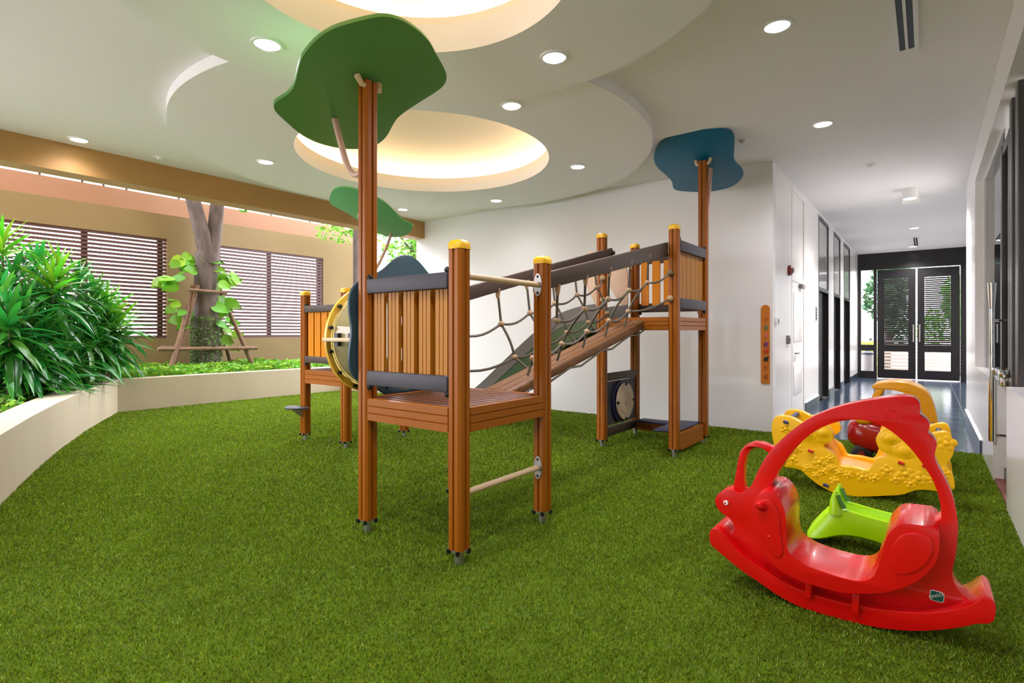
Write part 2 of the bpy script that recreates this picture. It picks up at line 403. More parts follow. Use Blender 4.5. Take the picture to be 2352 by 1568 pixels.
# right wall: dwarf walls, glazing, door
struct('wall_right', MB().box(XR, XR + .22, 8.64, 10.5, 0, CEIL).box(XR, XR + .22, 6.36, 8.64, 0, .88).box(XR, XR + .22, -3.2, 5.36, 0, .9)
       .box(XR, XR + .22, -3.2, 8.64, 3.13, CEIL).box(XR + .22, 1.3, 10.36, 10.5, 0, CEIL).box(1.2, 1.35, 10.5, YE, 0, CEIL), 'wall_gloss')
struct('baseboard_right', MB().box(XR - .018, XR, YB, 10.5, 0, .145), 'tile')
struct('trim_7', MB().box(XR - .02, XR, YB, 10.5, .145, .155).box(XC, XC + .02, YB, 8.8, .145, .155).box(XC, XC + .02, 9.9, 11.28, .145, .155), 'white')
struct('trim_5', box(XR + .01, XR + .2, 5.36, 6.36, -.0, .02), 'dirt_mat')
r = root('window_6', (XR + .1, 7.5, .88), None, None, kind='structure')
obj('pane', box(.548, .556, 6.6, 8.6, .88, 3.13), 'glass_dim', r)
obj('frame', MB().box(.53, .57, 8.52, 8.64, .88, 3.13).box(.54, .57, 6.6, 8.6, 3.1, 3.13), 'wall_gloss', r)
r = root('window_7', (XR + .1, 2, .9), None, None, kind='structure')
obj('pane', box(.548, .556, -3.2, 5.3, .9, 3.13), 'glass_dim', r)
for yj in (5.38, 5.75):
    obj('jamb', box(.525, .585, yj, yj + .17, .0 if yj > 5.4 else .9, 3.13), 'frame_dark', r, bevel=.004)
r = root('door_7', (.55, 6.2, 0), None, None, kind='structure')
obj('pane', box(.547, .556, 5.98, 6.5, .1, 2.86), 'glass_dim', r)
obj('stile', box(.525, .578, 6.48, 6.6, .02, 2.95), 'frame_dark', r, bevel=.004)
obj('stile', box(.525, .578, 5.93, 6.02, .02, 2.95), 'frame_dark', r, bevel=.004)
obj('rail', box(.53, .575, 6.02, 6.48, 2.86, 2.95), 'frame_dark', r)
obj('rail', box(.53, .575, 6.02, 6.48, .02, .12), 'frame_dark', r)
HXp, HYp = .452, 6.36
obj('handle', MB().tube([(HXp, HYp, .34), (HXp, HYp, .9)], .026, 12).tube([(HXp, HYp, .9), (HXp, HYp, 1.52)], .02, 12).tube([(HXp, HYp, 1.5), (HXp, HYp, 1.73)], [.02, .034], 12), 'chrome', r, smooth=40)
for z in (.4, .98, 1.4): obj('standoff', MB().tube([(HXp, HYp, z), (.545, HYp, z)], .011, 8), 'chrome', r, smooth=40)
obj('lock', MB().box(.46, .525, 5.9, 6.36, .93, .99).box(.48, .53, 6.0, 6.16, .85, .93), 'chrome', r, bevel=.006)
# neighbouring room behind the glass
struct('floor_side', box(.68, 4, -3.2, 10.3, -.1, 0), 'plaza'); struct('ceiling_side', box(.68, 4, -3.2, 10.3, CEIL, CEIL + .1), 'ceiling'); struct('wall_side', MB().box(4, 4.1, -3.2, 10.3, 0, CEIL).box(.68, 4, 10.2, 10.36, 0, CEIL).box(.68, 4, -3.3, -3.2, 0, CEIL), 'wall')
# ================================================================ GARDEN SIDE
GX = -12.5
gw = MB().box(GX - .2, GX, -3.5, 9.9, 0, 1.17).box(GX - .2, GX, -3.5, 9.9, 3.22, 3.72).box(GX - .2, GX, 4.62, 5.6, 1.17, 3.22).box(GX - .2, GX, 8.28, 9.9, 1.17, 3.22)
struct('wall_garden', gw, 'garden_wall')
struct('wall_parapet', box(-13.4, -13.2, -4, 10.5, 3.3, 4.24), 'parapet')
struct('trim_6', box(-13.4, GX - .2, -3.5, 9.9, 3.64, 3.70), 'garden_wall')
for i, (a, b, mul) in enumerate([(-1.2, 4.62, [-1.15, 1.2, 3.25, 4.52]), (5.6, 8.28, [5.67, 6.86, 8.2])]):
    r = root('window_%d' % (i + 1), (GX, (a + b) / 2, 1.17), None, None, kind='structure')
    obj('frame', MB().box(GX - .1, GX - .02, a, b, 1.17, 1.23).box(GX - .1, GX - .02, a, b, 3.17, 3.22), 'louvre', r)
    for m_ in mul: obj('mullion', box(GX - .13, GX - .075, m_ - .05, m_ + .05, 1.17, 3.22), 'louvre', r)
    sm = mesh_of('slat', MB().box(-.025, .025, a - (a + b) / 2, b - (a + b) / 2, -.024, .024), 'louvre')
    for k in range(25): inst('slat', sm, r, (GX - .05, (a + b) / 2, 1.285 + k * .0765))
# glass balustrade far behind the parapet
r = root('balustrade', (-13.3, 5, 4.24), 'pale glass balustrade with dark posts above the peach parapet', 'balustrade')
ys = [-1, .4, 1.6, 2.75, 3.4, 3.75, 4.15, 5.15, 6.1, 7.3, 8.4, 9.4]
for yj in ys: obj('post', box(-13.315, -13.285, yj - .016, yj + .016, 4.24, 4.95), 'frame_dark', r)
obj('pane', box(-13.304, -13.296, -1, 9.4, 4.26, 4.93), 'glass_dim', r)
# planter walls, soil
struct('wall_planter', MB().prism(plan_front + list(reversed(plan_back)), XY, 0, .53), 'planter', smooth=40)
struct('floor_garden', MB().prism(plan_back + [(-8.24, 11.6), (-13.5, 11.6), (-13.5, -3.4)], XY, .3, .44), 'soil')
struct('ground', box(-60, 40, -40, 70, -.3, -.12), 'plaza')
struct('ground_street', box(-6, 6, 18.5, 33.9, -.12, -.1), 'asphalt')
def leaf_cards(cloud, size, m, name, parent=None, seed=1, flat=.5, at=None):
    """many small leaves with their own tilt as one mesh (nobody could count them)"""
    rng = np.random.default_rng(seed); P = np.array(cloud, dtype=float); n = len(P)
    a = rng.normal(size=(n, 3)); a[:, 2] *= flat; a /= np.linalg.norm(a, axis=1)[:, None]
    b = np.cross(a, rng.normal(size=(n, 3))); b /= np.linalg.norm(b, axis=1)[:, None]
    s_ = size * rng.uniform(.6, 1.25, n)[:, None]; c = np.cross(a, b)
    V = np.stack([P - a * s_, P + b * s_ * .42 + c * s_ * .12, P + a * s_, P - b * s_ * .42 + c * s_ * .12], 1)
    org = ORG[parent.name] if parent else Vector(at or (0, 0, 0))
    V = (V - np.array(org)).reshape(-1, 3)
    me = bpy.data.meshes.new(name); me.vertices.add(len(V)); me.vertices.foreach_set('co', V.astype(np.float32).ravel())
    me.loops.add(n * 4); me.loops.foreach_set('vertex_index', np.arange(n * 4, dtype=np.int32))
    me.polygons.add(n); me.polygons.foreach_set('loop_start', np.arange(0, n * 4, 4, dtype=np.int32)); me.polygons.foreach_set('loop_total', np.full(n, 4, dtype=np.int32))
    me.update(); me.materials.append(M[m]); o = bpy.data.objects.new(name, me); COL.objects.link(o); ORG[o.name] = Vector(org)
    if parent: o.parent = parent
    else: o.location = org
    o['kind'] = 'stuff'
    return o
def blob(c, r, n, rng):
    p = rng.normal(size=(n, 3)); p /= np.linalg.norm(p, axis=1)[:, None]; p *= (rng.uniform(.25, 1, n) ** .5)[:, None]
    return [tuple(q) for q in (np.array(c) + p * np.array(r))]
RNG = np.random.default_rng(11)
# ground cover
cv = []
for _ in range(16000):
    x = RNG.uniform(-12.45, -10.6); y = RNG.uniform(2.7, 9.5); cv.append((x, y, .46 + RNG.uniform(0, .17) * (1 + .35 * math.sin(x * 5 + y * 3))))
for _ in range(5000):
    x = RNG.uniform(-12.4, -6); y = RNG.uniform(-1, 3.2)
    k = np.interp(-x, [-p[0] for p in plan_back[:9]], [p[1] for p in plan_back[:9]])
    if x > -10.6 and y > k - .05: continue
    if x > -5.9: continue
    cv.append((x, y, .45 + RNG.uniform(0, .12)))
tag(leaf_cards([(a - 0, b, c_) for a, b, c_ in cv], .055, 'cover', 'ground_cover', seed=2, flat=.4), 'low bright green leafy ground cover filling the garden planter', 'ground cover')
# tree with forked trunk
TX, TY = -11.96, 5.17
tr = root('garden_tree', (TX, TY, .44), 'forked grey tree trunk with climbing leaves growing in the planter', 'tree')
obj('trunk', MB().tube([(TX, TY, .4), (TX, TY + .0, .8), (TX, TY - .02, 1.6), (TX, TY - .03, 2.3), (TX, TY, 2.95)], [.31, .26, .235, .215, .225], 16), 'bark', tr, smooth=60)
obj('branch', MB().tube([(TX, TY + .03, 2.8), (TX, TY - .1, 3.35), (TX, TY - .27, 4.0), (TX - .1, TY - .5, 4.8), (TX - .2, TY - .9, 5.8)], [.17, .15, .135, .11, .05], 14), 'bark', tr, smooth=60)
obj('branch', MB().tube([(TX, TY + .06, 2.8), (TX, TY + .15, 3.4), (TX + .02, TY + .2, 4.0), (TX + .1, TY + .3, 4.9), (TX + .3, TY + .5, 6)], [.17, .14, .135, .11, .05], 14), 'bark', tr, smooth=60)
cl = blob((TX, TY - .4, 6.3), (1.6, 1.8, 1.0), 1600, RNG) + blob((TX + .3, TY + .8, 6.2), (1.5, 1.5, .9), 1200, RNG)
sp = on_x(560, 478, -11.5); cl += blob((sp.x, sp.y, sp.z + .12), (.2, .22, .2), 60, RNG)
leaf_cards(cl, .09, 'foliage', 'crown', tr, 3)
vn = []
for _ in range(1500):
    z = RNG.uniform(.45, 1.62); a = RNG.uniform(-2.6, .9); rr = .27 + .03 * RNG.uniform() ; vn.append((TX + rr * math.cos(a), TY + rr * math.sin(a), z))
leaf_cards(vn, .03, 'vine', 'climbing_vine', tr, 4)
# large climbing leaves (heart shaped), each its own part
def heart(L, Wd):
    pts = [(0, 0), (.05, .28), (.22, .46), (.45, .46), (.7, .3), (1, 0)]
    v = []; f = []
    for x, w in pts: v += [(x * L, w * Wd, -.10 * L * x * x + .02), (x * L, 0, -.14 * L * x * x), (x * L, -w * Wd, -.10 * L * x * x + .02)]
    for i in range(len(pts) - 1):
        a = i * 3; f += [(a, a + 3, a + 4, a + 1), (a + 1, a + 4, a + 5, a + 2)]
    return MB().add(v, f)
hm = mesh_of('leaf', heart(.34, .30), 'pothos', 60); hm2 = mesh_of('leaf', heart(.28, .24), 'leaf_young', 60)
for k, (px, py) in enumerate([(425, 590), (400, 608), (372, 645), (385, 650), (410, 640), (440, 600), (415, 630), (398, 690), (392, 712), (405, 735), (420, 750), (445, 720), (490, 600), (500, 618), (492, 640), (520, 630), (535, 640), (515, 655), (548, 640), (500, 660), (480, 620), (515, 690), (530, 695), (500, 705), (520, 710), (530, 735), (540, 742), (525, 760), (510, 745), (545, 768), (530, 800), (505, 690), (430, 615), (410, 600), (385, 640), (475, 590), (505, 640), (395, 655), (420, 605), (440, 620), (515, 640), (525, 650), (510, 720), (535, 700), (400, 700), (415, 720), (500, 740), (520, 780), (435, 590), (485, 630), (540, 630), (378, 650)]):
    p = on_x(px, py, TX + RNG.uniform(-.1, .3)); side = -1 if px < 468 else 1
    out = Vector((RNG.uniform(-.1, .5), side * RNG.uniform(.5, 1), RNG.uniform(-.6, .1))).normalized()
    nz = Vector((RNG.uniform(.5, 1.1), RNG.uniform(-.5, .1), RNG.uniform(.3, 1))); nz = (nz - out * nz.dot(out)).normalized(); ny = nz.cross(out)
    q = Matrix((out, ny, nz)).transposed().to_4x4()
    sc = RNG.uniform(.6, 1.1)
    inst('leaf', hm if RNG.uniform() < .75 else hm2, tr, None, matrix=Matrix.Translation(p - out * .12) @ q @ Matrix.Rotation(RNG.uniform(-.5, .5), 4, 'X') @ Matrix.Scale(sc, 4))
# wooden stakes holding the tree
st = root('tree_stake_frame', (TX, TY, .44), 'rustic wooden pole frame propping up the forked tree', 'tree support')
for (b, t) in [((-11.6, 4.3), (-11.85, 4.86)), ((-11.9, 4.45), (-11.75, 4.9)), ((-11.75, 6.1), (-11.9, 5.38)), ((-12.25, 5.85), (-12.1, 5.3))]:
    obj('pole', MB().tube([(b[0], b[1], .42), ((b[0] + t[0]) / 2 + .02, (b[1] + t[1]) / 2, 1.3), (t[0], t[1], 2.25)], [.05, .045, .042], 8), 'stake', st, smooth=60)
for (a, b, z, r_) in [((-11.66, 4.15), (-11.7, 6.1), .97, .04), ((-11.68, 4.7), (-11.7, 5.45), 2.14, .032), ((-12.2, 4.4), (-12.2, 5.9), .99, .035)]:
    obj('crossbar', MB().tube([(a[0], a[1], z), (b[0], b[1], z - .02)], r_, 8), 'stake', st, smooth=60)
# dracaena bushes, each leaf its own part
def strap(L, Wd, droop):
    v = []; f = []
    for i in range(6):
        t = i / 5; w = Wd * (math.sin(PI * min(1, .12 + t * .88)) ** .7) if i < 5 else 0
        x = L * t * (1 - .12 * droop * t); z = -droop * L * t * t * .62
        v += [(x, w, z + w * .35), (x, 0, z), (x, -w, z + w * .35)]
    for i in range(5):
        a = i * 3; f += [(a, a + 3, a + 4, a + 1), (a + 1, a + 4, a + 5, a + 2)]
    return MB().add(v, f)
straps = [mesh_of('leaf', strap(.50, .032, d_), 'leaf', 60) for d_ in (.25, .6, 1.0)]
straps_y = [mesh_of('leaf', strap(.52, .031, d_), 'leaf_young', 60) for d_ in (.2, .5)]
heads = [(135, 632, -9.9, 1), (30, 655, -9.3, 0), (5, 575, -9.6, 1), (245, 715, -10.5, 1), (95, 770, -9.2, 0), (55, 720, -9.0, 0), (190, 740, -10.0, 0), (140, 810, -9.5, 0), (20, 800, -8.7, 0), (250, 775, -10.4, 0),
         (205, 800, -10.0, 0), (85, 625, -9.9, 0), (180, 660, -10.2, 0), (0, 700, -8.9, 0), (60, 850, -8.7, 0), (215, 690, -10.4, 0), (110, 700, -9.6, 0), (165, 850, -9.7, 0), (120, 660, -9.4, 1), (60, 780, -8.8, 0), (225, 760, -10.2, 0), (20, 740, -8.6, 0), (105, 860, -9.2, 0), (265, 745, -10.6, 1)]
for k, (px, py, X, yng) in enumerate(heads):
    hp = on_x(px, py, X)
    front = py > 740
    lab = ['tall dracaena with bright upright yellow-green crown leaves in front of the louvres', 'dark dracaena head below the bright leaves at the left edge', 'bright dracaena leaves at the left picture edge above the bush', 'bright green fan of dracaena leaves beside the louvres, second from the right', 'dark dracaena head in the middle of the bush front', 'dark dracaena head left of the bush middle, under the upper leaves', 'dark dracaena head right of the bush middle, below the tall crown', 'low dracaena head hanging just over the planter rim middle', 'dark low dracaena head at the left edge over the ground leaves', 'dark drooping dracaena head at the right end of the bush', 'low dark dracaena head near the right end, over the cane stems', 'upper dracaena head just left of the tall yellow-green crown', 'upper dracaena head just right of the tall yellow-green crown', 'dracaena head cut by the left picture edge, halfway up', 'lowest dracaena head at left, touching the planter rim', 'upper right dracaena head in front of the louvre mullion', 'dracaena head at the centre of the whole bush', 'lowest dracaena head at right, leaves hanging over the planter rim', 'yellow-green dracaena crown just below the tallest one', 'front dracaena head left of the middle, above the lowest one', 'dracaena head between the bright fan and the dark right end', 'front dracaena head near the left edge, halfway down', 'lowest dracaena head in the middle, touching the planter rim', 'rightmost dracaena crown, a bright fan over the ground cover'][k]
    r = root('dracaena', (hp.x - .05, hp.y, .44), lab, 'plant', 'dracaena plants in the curved planter')
    obj('cane', MB().tube([(hp.x - .05, hp.y, .43), (hp.x - .02, hp.y + .02, (.44 + hp.z) / 2), (hp.x, hp.y, hp.z + .12)], [.022, .02, .014], 6), 'cane', r, smooth=60)
    n = 50
    for i in range(n):
        t = i / n; el = math.radians(80 - 125 * t + RNG.uniform(-12, 12)); az = i * 2.4 + RNG.uniform(-.3, .3)
        z = hp.z + .12 - .5 * t; sc = (.7 + .5 * min(1, t * 2.2)) * RNG.uniform(.85, 1.15)
        me = straps_y[i % 2] if (yng and t < .45) else straps[min(2, int(t * 3 + RNG.uniform(-.4, .6))) if t < 1 else 2]
        while z + sc * .5 * (math.sin(el) - .35) < .62 and el < .6: el += .12
        inst('leaf', me, r, (hp.x, hp.y, z), (RNG.uniform(-.4, .4), -el, az), (sc, sc, sc))
# trees beyond the wall end and outside
def bush(name, label, c, rad, n, size, m, seed, trunk=None, group=None, cat='tree'):
    rg = np.random.default_rng(seed); base = (c[0], c[1], -.1 if trunk is None else trunk)
    r = root(name, base, label, cat, group)
    obj('trunk', MB().tube([(c[0], c[1], base[2]), (c[0] + .05, c[1], (base[2] + c[2]) / 2), (c[0] - .04, c[1] + .03, c[2]), (c[0] + .1, c[1], c[2] + rad[2] * .5)], [.12, .1, .08, .03], 8), 'bark', r, smooth=60)
    for k in range(3):
        a = k * 2.1 + seed; obj('branch', MB().tube([(c[0], c[1], c[2] - rad[2] * .4), (c[0] + rad[0] * .4 * math.cos(a), c[1] + rad[1] * .4 * math.sin(a), c[2] + .1)], [.05, .02], 6), 'bark', r, smooth=60)
    pts = []
    for k in range(7):
        o = rg.normal(size=3) * .42; pts += blob((c[0] + o[0] * rad[0], c[1] + o[1] * rad[1], c[2] + o[2] * rad[2]), (rad[0] * .55, rad[1] * .55, rad[2] * .5), n // 7, rg)
    leaf_cards(pts, size, m, 'crown', r, seed)
    return r
bush('background_tree', 'light green leafy tree behind the white wall end', (-11.4, 10.4, 3.9), (1.3, 1.0, 1.0), 1500, .09, 'foliage', 21)
sp = on_x(800, 530, -11.0)
bush('overhanging_tree', 'small green branches hanging below the tan beam near the wall end', (sp.x - .1, sp.y + .3, sp.z + .35), (.7, .8, .6), 700, .07, 'foliage', 22)
bush('street_tree', 'dark bluish tree seen through the left entrance door louvres', (-1.15, 23.4, 2.4), (.75, .9, 1.7), 2600, .13, 'foliage_dark', 23)
bush('street_tree', 'bright green tree seen through the right entrance door louvres', (.95, 24.6, 2.0), (.85, 1.0, 1.6), 2400, .12, 'foliage', 24)
r = root('hedge', (-2.0, 21.5, -.12), 'yellow green clipped hedge outside the left sidelight', 'hedge')
leaf_cards([(RNG.uniform(-2.75, -1.3), RNG.uniform(21.2, 21.8), RNG.uniform(-.1, .95)) for _ in range(2500)], .07, 'hedge', 'leaves', r, 9)
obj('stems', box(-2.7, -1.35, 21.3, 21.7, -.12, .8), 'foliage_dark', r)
r = root('litter_bin', (-1.43, 19.6, -.1), 'dark cylindrical bin outside the left sidelight', 'bin')
obj('body', MB().lathe([(.001, -.1), (.17, -.1), (.18, .62), (.001, .62)], (-1.43, 19.6, 0), 20), 'grey_plastic', r, smooth=40)
obj('lid', MB().lathe([(.19, .62), (.19, .67), (.12, .72), (.001, .72)], (-1.43, 19.6, 0), 20), 'black', r, smooth=40)
r = root('street_fence', (0, 22, -.12), 'low horizontal slatted fence outside the entrance doors', 'fence')
fs = mesh_of('slat', box(-3.2, 3.2, -.02, .02, -.035, .035), 'fence')
for k in range(9): inst('slat', fs, r, (.2, 22.4, .05 + k * .115))
for k in range(6): obj('post', box(-2.8 + k * 1.2, -2.72 + k * 1.2, 22.43, 22.5, -.12, 1.08), 'frame_dark', r)
struct('wall_street', box(-12, 10, 34, 34.3, -.12, 6), 'facade')
struct('wall_street_left', box(-22.3, -22, -20, 30, -.12, 3.9), 'facade')

# ================================================================ LAMPS AND FIXTURES
def downlight(x, y, z, label, group='round recessed ceiling downlights', R=.085, watts=None):
    r = root('downlight', (x, y, z), label, 'ceiling light', group)
    obj('trim_ring', MB().lathe([(R, -.012), (R * 1.22, -.012), (R * 1.26, 0), (R, 0)], (x, y, z), 24), 'white', r, smooth=40)
    obj('lens', MB().lathe([(.001, -.006), (R, -.006), (R, -.002), (.001, -.002)], (x, y, z), 24), 'lens', r)
    l = bpy.data.lights.new('lamp', 'SPOT'); l.energy = LAMP if watts is None else watts; l.spot_size = math.radians(150); l.spot_blend = 1; l.shadow_soft_size = .07; l.color = (.93, .89, 1) if y < 7 else (1, .96, .96)
    o = bpy.data.objects.new('lamp', l); COL.objects.link(o); o.parent = r; o.location = (0, 0, -.03)
for x, y, z, lab in [(-3.646, 1.975, 3.3, 'round downlight in the front disc, left of the big green leaf'), (-2.159, 3.336, 3.3, 'round downlight in the front disc, right of the big green leaf'),
                     (-1.0, 1.2, 3.3, 'round downlight in the front disc nearest the right wall'), (-2.3, .5, 3.3, 'round downlight in the front disc nearest the camera'),
                     (-3.066, 4.01, 3.4, 'round downlight in the rear disc just behind the front disc'), (-6.49, 3.493, 3.4, 'round downlight in the rear disc nearest the garden beam'),
                     (-3.528, 5.998, 3.4, 'round downlight in the rear disc nearest the blue leaf'), (-5.472, 6.758, 3.4, 'small round downlight in the rear disc, at its far edge'),
                     (-7.478, 6.568, CEIL, 'smallest round downlight where the beam meets the white wall'), (-7.712, 1.941, CEIL, 'round downlight on the flat ceiling beside the garden beam'),
                     (-.858, 4.266, CEIL, 'large round downlight near the ceiling air vent'), (-.878, 6.567, CEIL, 'round downlight before the corridor mouth'),
                     (-.22, 14.307, CEIL, 'round downlight halfway along the corridor'), (-7.4, -1.2, CEIL, 'added fill downlight out of view at the front of the garden beam'), (-.6, -1.2, CEIL, 'added fill downlight out of view at the front right corner'),  # the last two are fill lamps added out of view
                     (-.3, 17.4, CEIL, 'added fill downlight above the entrance doors')]:  # extra lamp, added to brighten the corridor
    downlight(x, y, z, lab, watts=420 if y > 7 else (22 if y > 6.7 or x < -7.4 else (38 if y > 5.5 and x < -2 else None)))
for k, y in enumerate((0., 3., 6., 9.)): downlight(2.2, y, CEIL, 'added fill downlight in the side room behind the glass', watts=160)  # lamps added to brighten the right-hand ceiling through the glass
r = root('surface_light', (-.212, 10.337, CEIL), 'short cylinder lamp mounted under the corridor ceiling', 'ceiling light')
obj('body', MB().lathe([(.001, 0), (.1, 0), (.1, -.16), (.085, -.16)], (-.212, 10.337, CEIL), 24), 'white', r, smooth=40)
obj('lens', MB().lathe([(.001, -.155), (.085, -.155), (.085, -.16), (.001, -.16)], (-.212, 10.337, CEIL), 24), 'lens', r)
l = bpy.data.lights.new('lamp', 'SPOT'); l.energy = 420; l.spot_size = math.radians(150); l.spot_blend = 1; l.shadow_soft_size = .07; l.color = (1, .96, .96)
o = bpy.data.objects.new('lamp', l); COL.objects.link(o); o.parent = r; o.location = (0, 0, -.18)
tag(obj('sign_box', box(-.33, -.1, 10.95, 11.05, CEIL - .1, CEIL), 'white', at=(-.21, 11, CEIL - .1)), 'small white box under the corridor ceiling behind the lamp', 'sign box')
def vent(x, y0, y1, w, label):
    r = root('air_vent', (x, (y0 + y1) / 2, CEIL), label, 'air vent', 'linear ceiling air vents')
    obj('frame', MB().prism([(x - w, y0), (x + w, y0), (x + w, y1), (x - w, y1)], XY, CEIL - .012, CEIL, [[(x - w * .62, y0 + .03), (x - w * .12, y0 + .03), (x - w * .12, y1 - .03), (x - w * .62, y1 - .03)], [(x + w * .12, y0 + .03), (x + w * .62, y0 + .03), (x + w * .62, y1 - .03), (x + w * .12, y1 - .03)]]), 'white', r)
    obj('backing', box(x - w * .9, x + w * .9, y0 + .01, y1 - .01, CEIL - .004, CEIL), 'black', r)
vent(-.125, 3.4, 5.25, .075, 'long white air vent with two dark slots near the right wall')
vent(-.225, 15.7, 17.3, .06, 'short white air vent at the far end of the corridor')
for (x, y, lab) in [(-1.68, 6.58, 'small grey detector on the ceiling beside the blue leaf'), (-7.68, 2.75, 'small grey detector on the ceiling by the garden beam'), (-.6, 8.55, 'small white sprinkler on the corridor ceiling')]:
    r = root('smoke_detector', (x, y, CEIL), lab, 'detector', 'ceiling detectors')
    obj('base', MB().lathe([(.001, -.012), (.05, -.012), (.055, 0), (.001, 0)], (x, y, CEIL), 20), 'ceiling', r, smooth=40)
    obj('head', MB().lathe([(.001, -.035), (.025, -.035), (.032, -.012), (.001, -.012)], (x, y, CEIL), 16), 'white', r, smooth=40)
# height chart
r = root('height_chart', (-1.667, YB, .63), 'orange height chart with animal pictures on the white wall', 'height chart')
obj('board', MB().prism([(-1.72, .633), (-1.614, .633), (-1.614, 1.6)] + [(-1.667 + .053 * math.cos(t * PI / 10), 1.6 + .05 * math.sin(t * PI / 10)) for t in range(1, 10)] + [(-1.72, 1.6)], XZ, YB - .012, YB), 'chart', r)
for k, (z, c, w) in enumerate([(1.47, (196, 104, 20), .03), (1.36, (126, 120, 70), .035), (1.26, (216, 110, 90), .025), (1.14, (130, 60, 110), .035), (1.05, (190, 66, 16), .045), (.95, (40, 32, 24), .04), (.85, (190, 96, 20), .04), (.73, (170, 84, 16), .03)]):
    mat('print_%d' % k, c, .5)
    m_ = MB().ball((-1.662, YB - .013, z), (w * .75, .004, .026), 12, 6).ball((-1.662 + w * .6, YB - .013, z + .02), (w * .4, .004, .014), 10, 6)
    for q in (-.5, .1, .6): m_.box(-1.662 + q * w - .005, -1.662 + q * w + .005, YB - .015, YB - .012, z - .04, z - .01)
    obj('print', m_, 'print_%d' % k, r)
    obj('scale_mark', MB().box(-1.685, -1.648, YB - .0145, YB - .012, z - .058, z - .052), 'print_0', r)
# corridor wall bits
r = root('light_switch', (XC, 7.78, 1.4), 'white switch box at the corridor corner', 'switch'); obj('plate', box(XC, XC + .03, 7.72, 7.86, 1.4, 1.49), 'white', r, bevel=.004); obj('rocker', box(XC + .03, XC + .036, 7.76, 7.8, 1.42, 1.47), 'grey_plastic', r)
r = root('fire_alarm', (XC, 8.6, 2.18), 'dark red round fire alarm bell beside the white door', 'alarm'); obj('bell', MB().lathe([(.001, .06), (.05, .055), (.075, .03), (.075, 0), (.001, 0)], (XC, 8.6, 2.18), 20, 'x'), 'alarm', r, smooth=40); obj('mount', MB().lathe([(.04, .07), (.001, .075)], (XC, 8.6, 2.18), 12, 'x').lathe([(.03, .0), (.03, .07), (.001, .075)], (XC, 8.6, 2.18), 12, 'x'), 'grey_plastic', r)
r = root('door_button', (XC, 8.5, 1.13), 'dark grey exit button box beside the white door', 'button box'); obj('box', box(XC, XC + .035, 8.46, 8.56, 1.13, 1.25), 'grey_plastic', r, bevel=.005); obj('button', box(XC + .035, XC + .04, 8.49, 8.53, 1.17, 1.21), 'black', r)
r = root('restroom_sign', (XC, 11.0, 1.5), 'small dark pierced plaque beside the first dark doorway', 'sign'); obj('plate', box(XC, XC + .012, 10.95, 11.05, 1.5, 1.75), 'grey_plastic', r)
for k in range(4): obj('symbol', box(XC + .012, XC + .016, 10.965, 11.035, 1.525 + k * .055, 1.555 + k * .055), 'black', r)
# ================================================================ PLAY STRUCTURE
PS = root('play_structure', (-3.2, 4.2, 0), 'wooden climbing play structure with leaf canopies, net bridge, tunnel and slide', 'play structure')
def post(x, y, h, cap=True):
    w, ch, g, dp = .049, .015, .008, .014
    side = [(-w + ch, -w), (-g, -w), (-g * .6, -w + dp), (g * .6, -w + dp), (g, -w), (w - ch, -w)]
    poly = []
    for k in range(4):
        c_, s_ = [(1, 0), (0, 1), (-1, 0), (0, -1)][k]; poly += [(x + a * c_ - b * s_, y + a * s_ + b * c_) for a, b in side]
    o = obj('post', MB().prism(poly, XY, .085, h), 'post', PS)
    obj('foot', MB().lathe([(.001, .085), (.05, .085), (.05, .075), (.026, .072), (.026, 0), (.001, 0)], (x, y, 0), 16), 'steel', o, smooth=40)
    for a, b in ((.03, -.045), (.045, .03), (-.04, -.045)): obj('bolt', MB().lathe([(.001, .088), (.012, .088), (.012, .062), (.001, .062)], (x + a, y + b, 0), 8), 'black', o)
    if cap:
        oc = lambda k, z: [(x + a * k, y + b * k, z) for a, b in [(-w + ch, -w), (w - ch, -w), (w, -w + ch), (w, w - ch), (w - ch, w), (-w + ch, w), (-w, w - ch), (-w, -w + ch)]]
        obj('cap', MB().loft([oc(1.06, h - .012), oc(1.06, h + .012), oc(.95, h + .028), oc(.7, h + .038), oc(.3, h + .041)]), 'cap', o, smooth=50)
    return o
A, B, C_, D_ = (-2.9, 2.25), (-2.09, 2.25), (-2.09, 3.08), (-2.9, 3.08)
E_, F_, G_, H_ = (-2.93, 5.52), (-2.09, 5.52), (-2.09, 6.44), (-2.95, 6.44)
I_, J_, K_, L_ = (-5.95, 3.7), (-5.15, 3.7), (-5.15, 4.55), (-5.95, 4.55)
for p, h in ((B, 1.775), (C_, 1.775), (D_, 1.775), (E_, 2.375), (F_, 2.375), (H_, 2.375), (I_, 1.75), (J_, 1.75), (K_, 1.75)): post(*p, h)
pA = post(*A, 2.92, False); pG = post(*G_, 3.30, False); pL = post(*L_, 2.86, False)
def grooved(a, b, z0, z1, t, n=2, m='post', name='beam', parent=None):
    """board from a to b (plan points) with n grooves along its length"""
    a = Vector((a[0], a[1], 0)); b = Vector((b[0], b[1], 0)); d = (b - a).normalized(); nn = Vector((-d.y, d.x, 0))
    L = (b - a).length; zz = []; hgt = z1 - z0
    prof = [(-t, z0)]
    for side in (1, -1):
        ks = range(1, n + 1) if side == 1 else range(n, 0, -1)
        if side == 1: prof.append((t, z0))
        else: prof += [(t, z1), (-t, z1)]
        for k in ks:
            z = z0 + hgt * k / (n + 1); e = .004 * side
            prof += [(t * side, z - e), ((t - .007) * side, z), (t * side, z + e)]
    prof = prof[1:] + [prof[0]] if False else prof
    return obj(name, MB().prism(prof, lambda u, v, q: tuple(a + d * q + nn * u + Vector((0, 0, v))), 0, L), m, parent or PS)
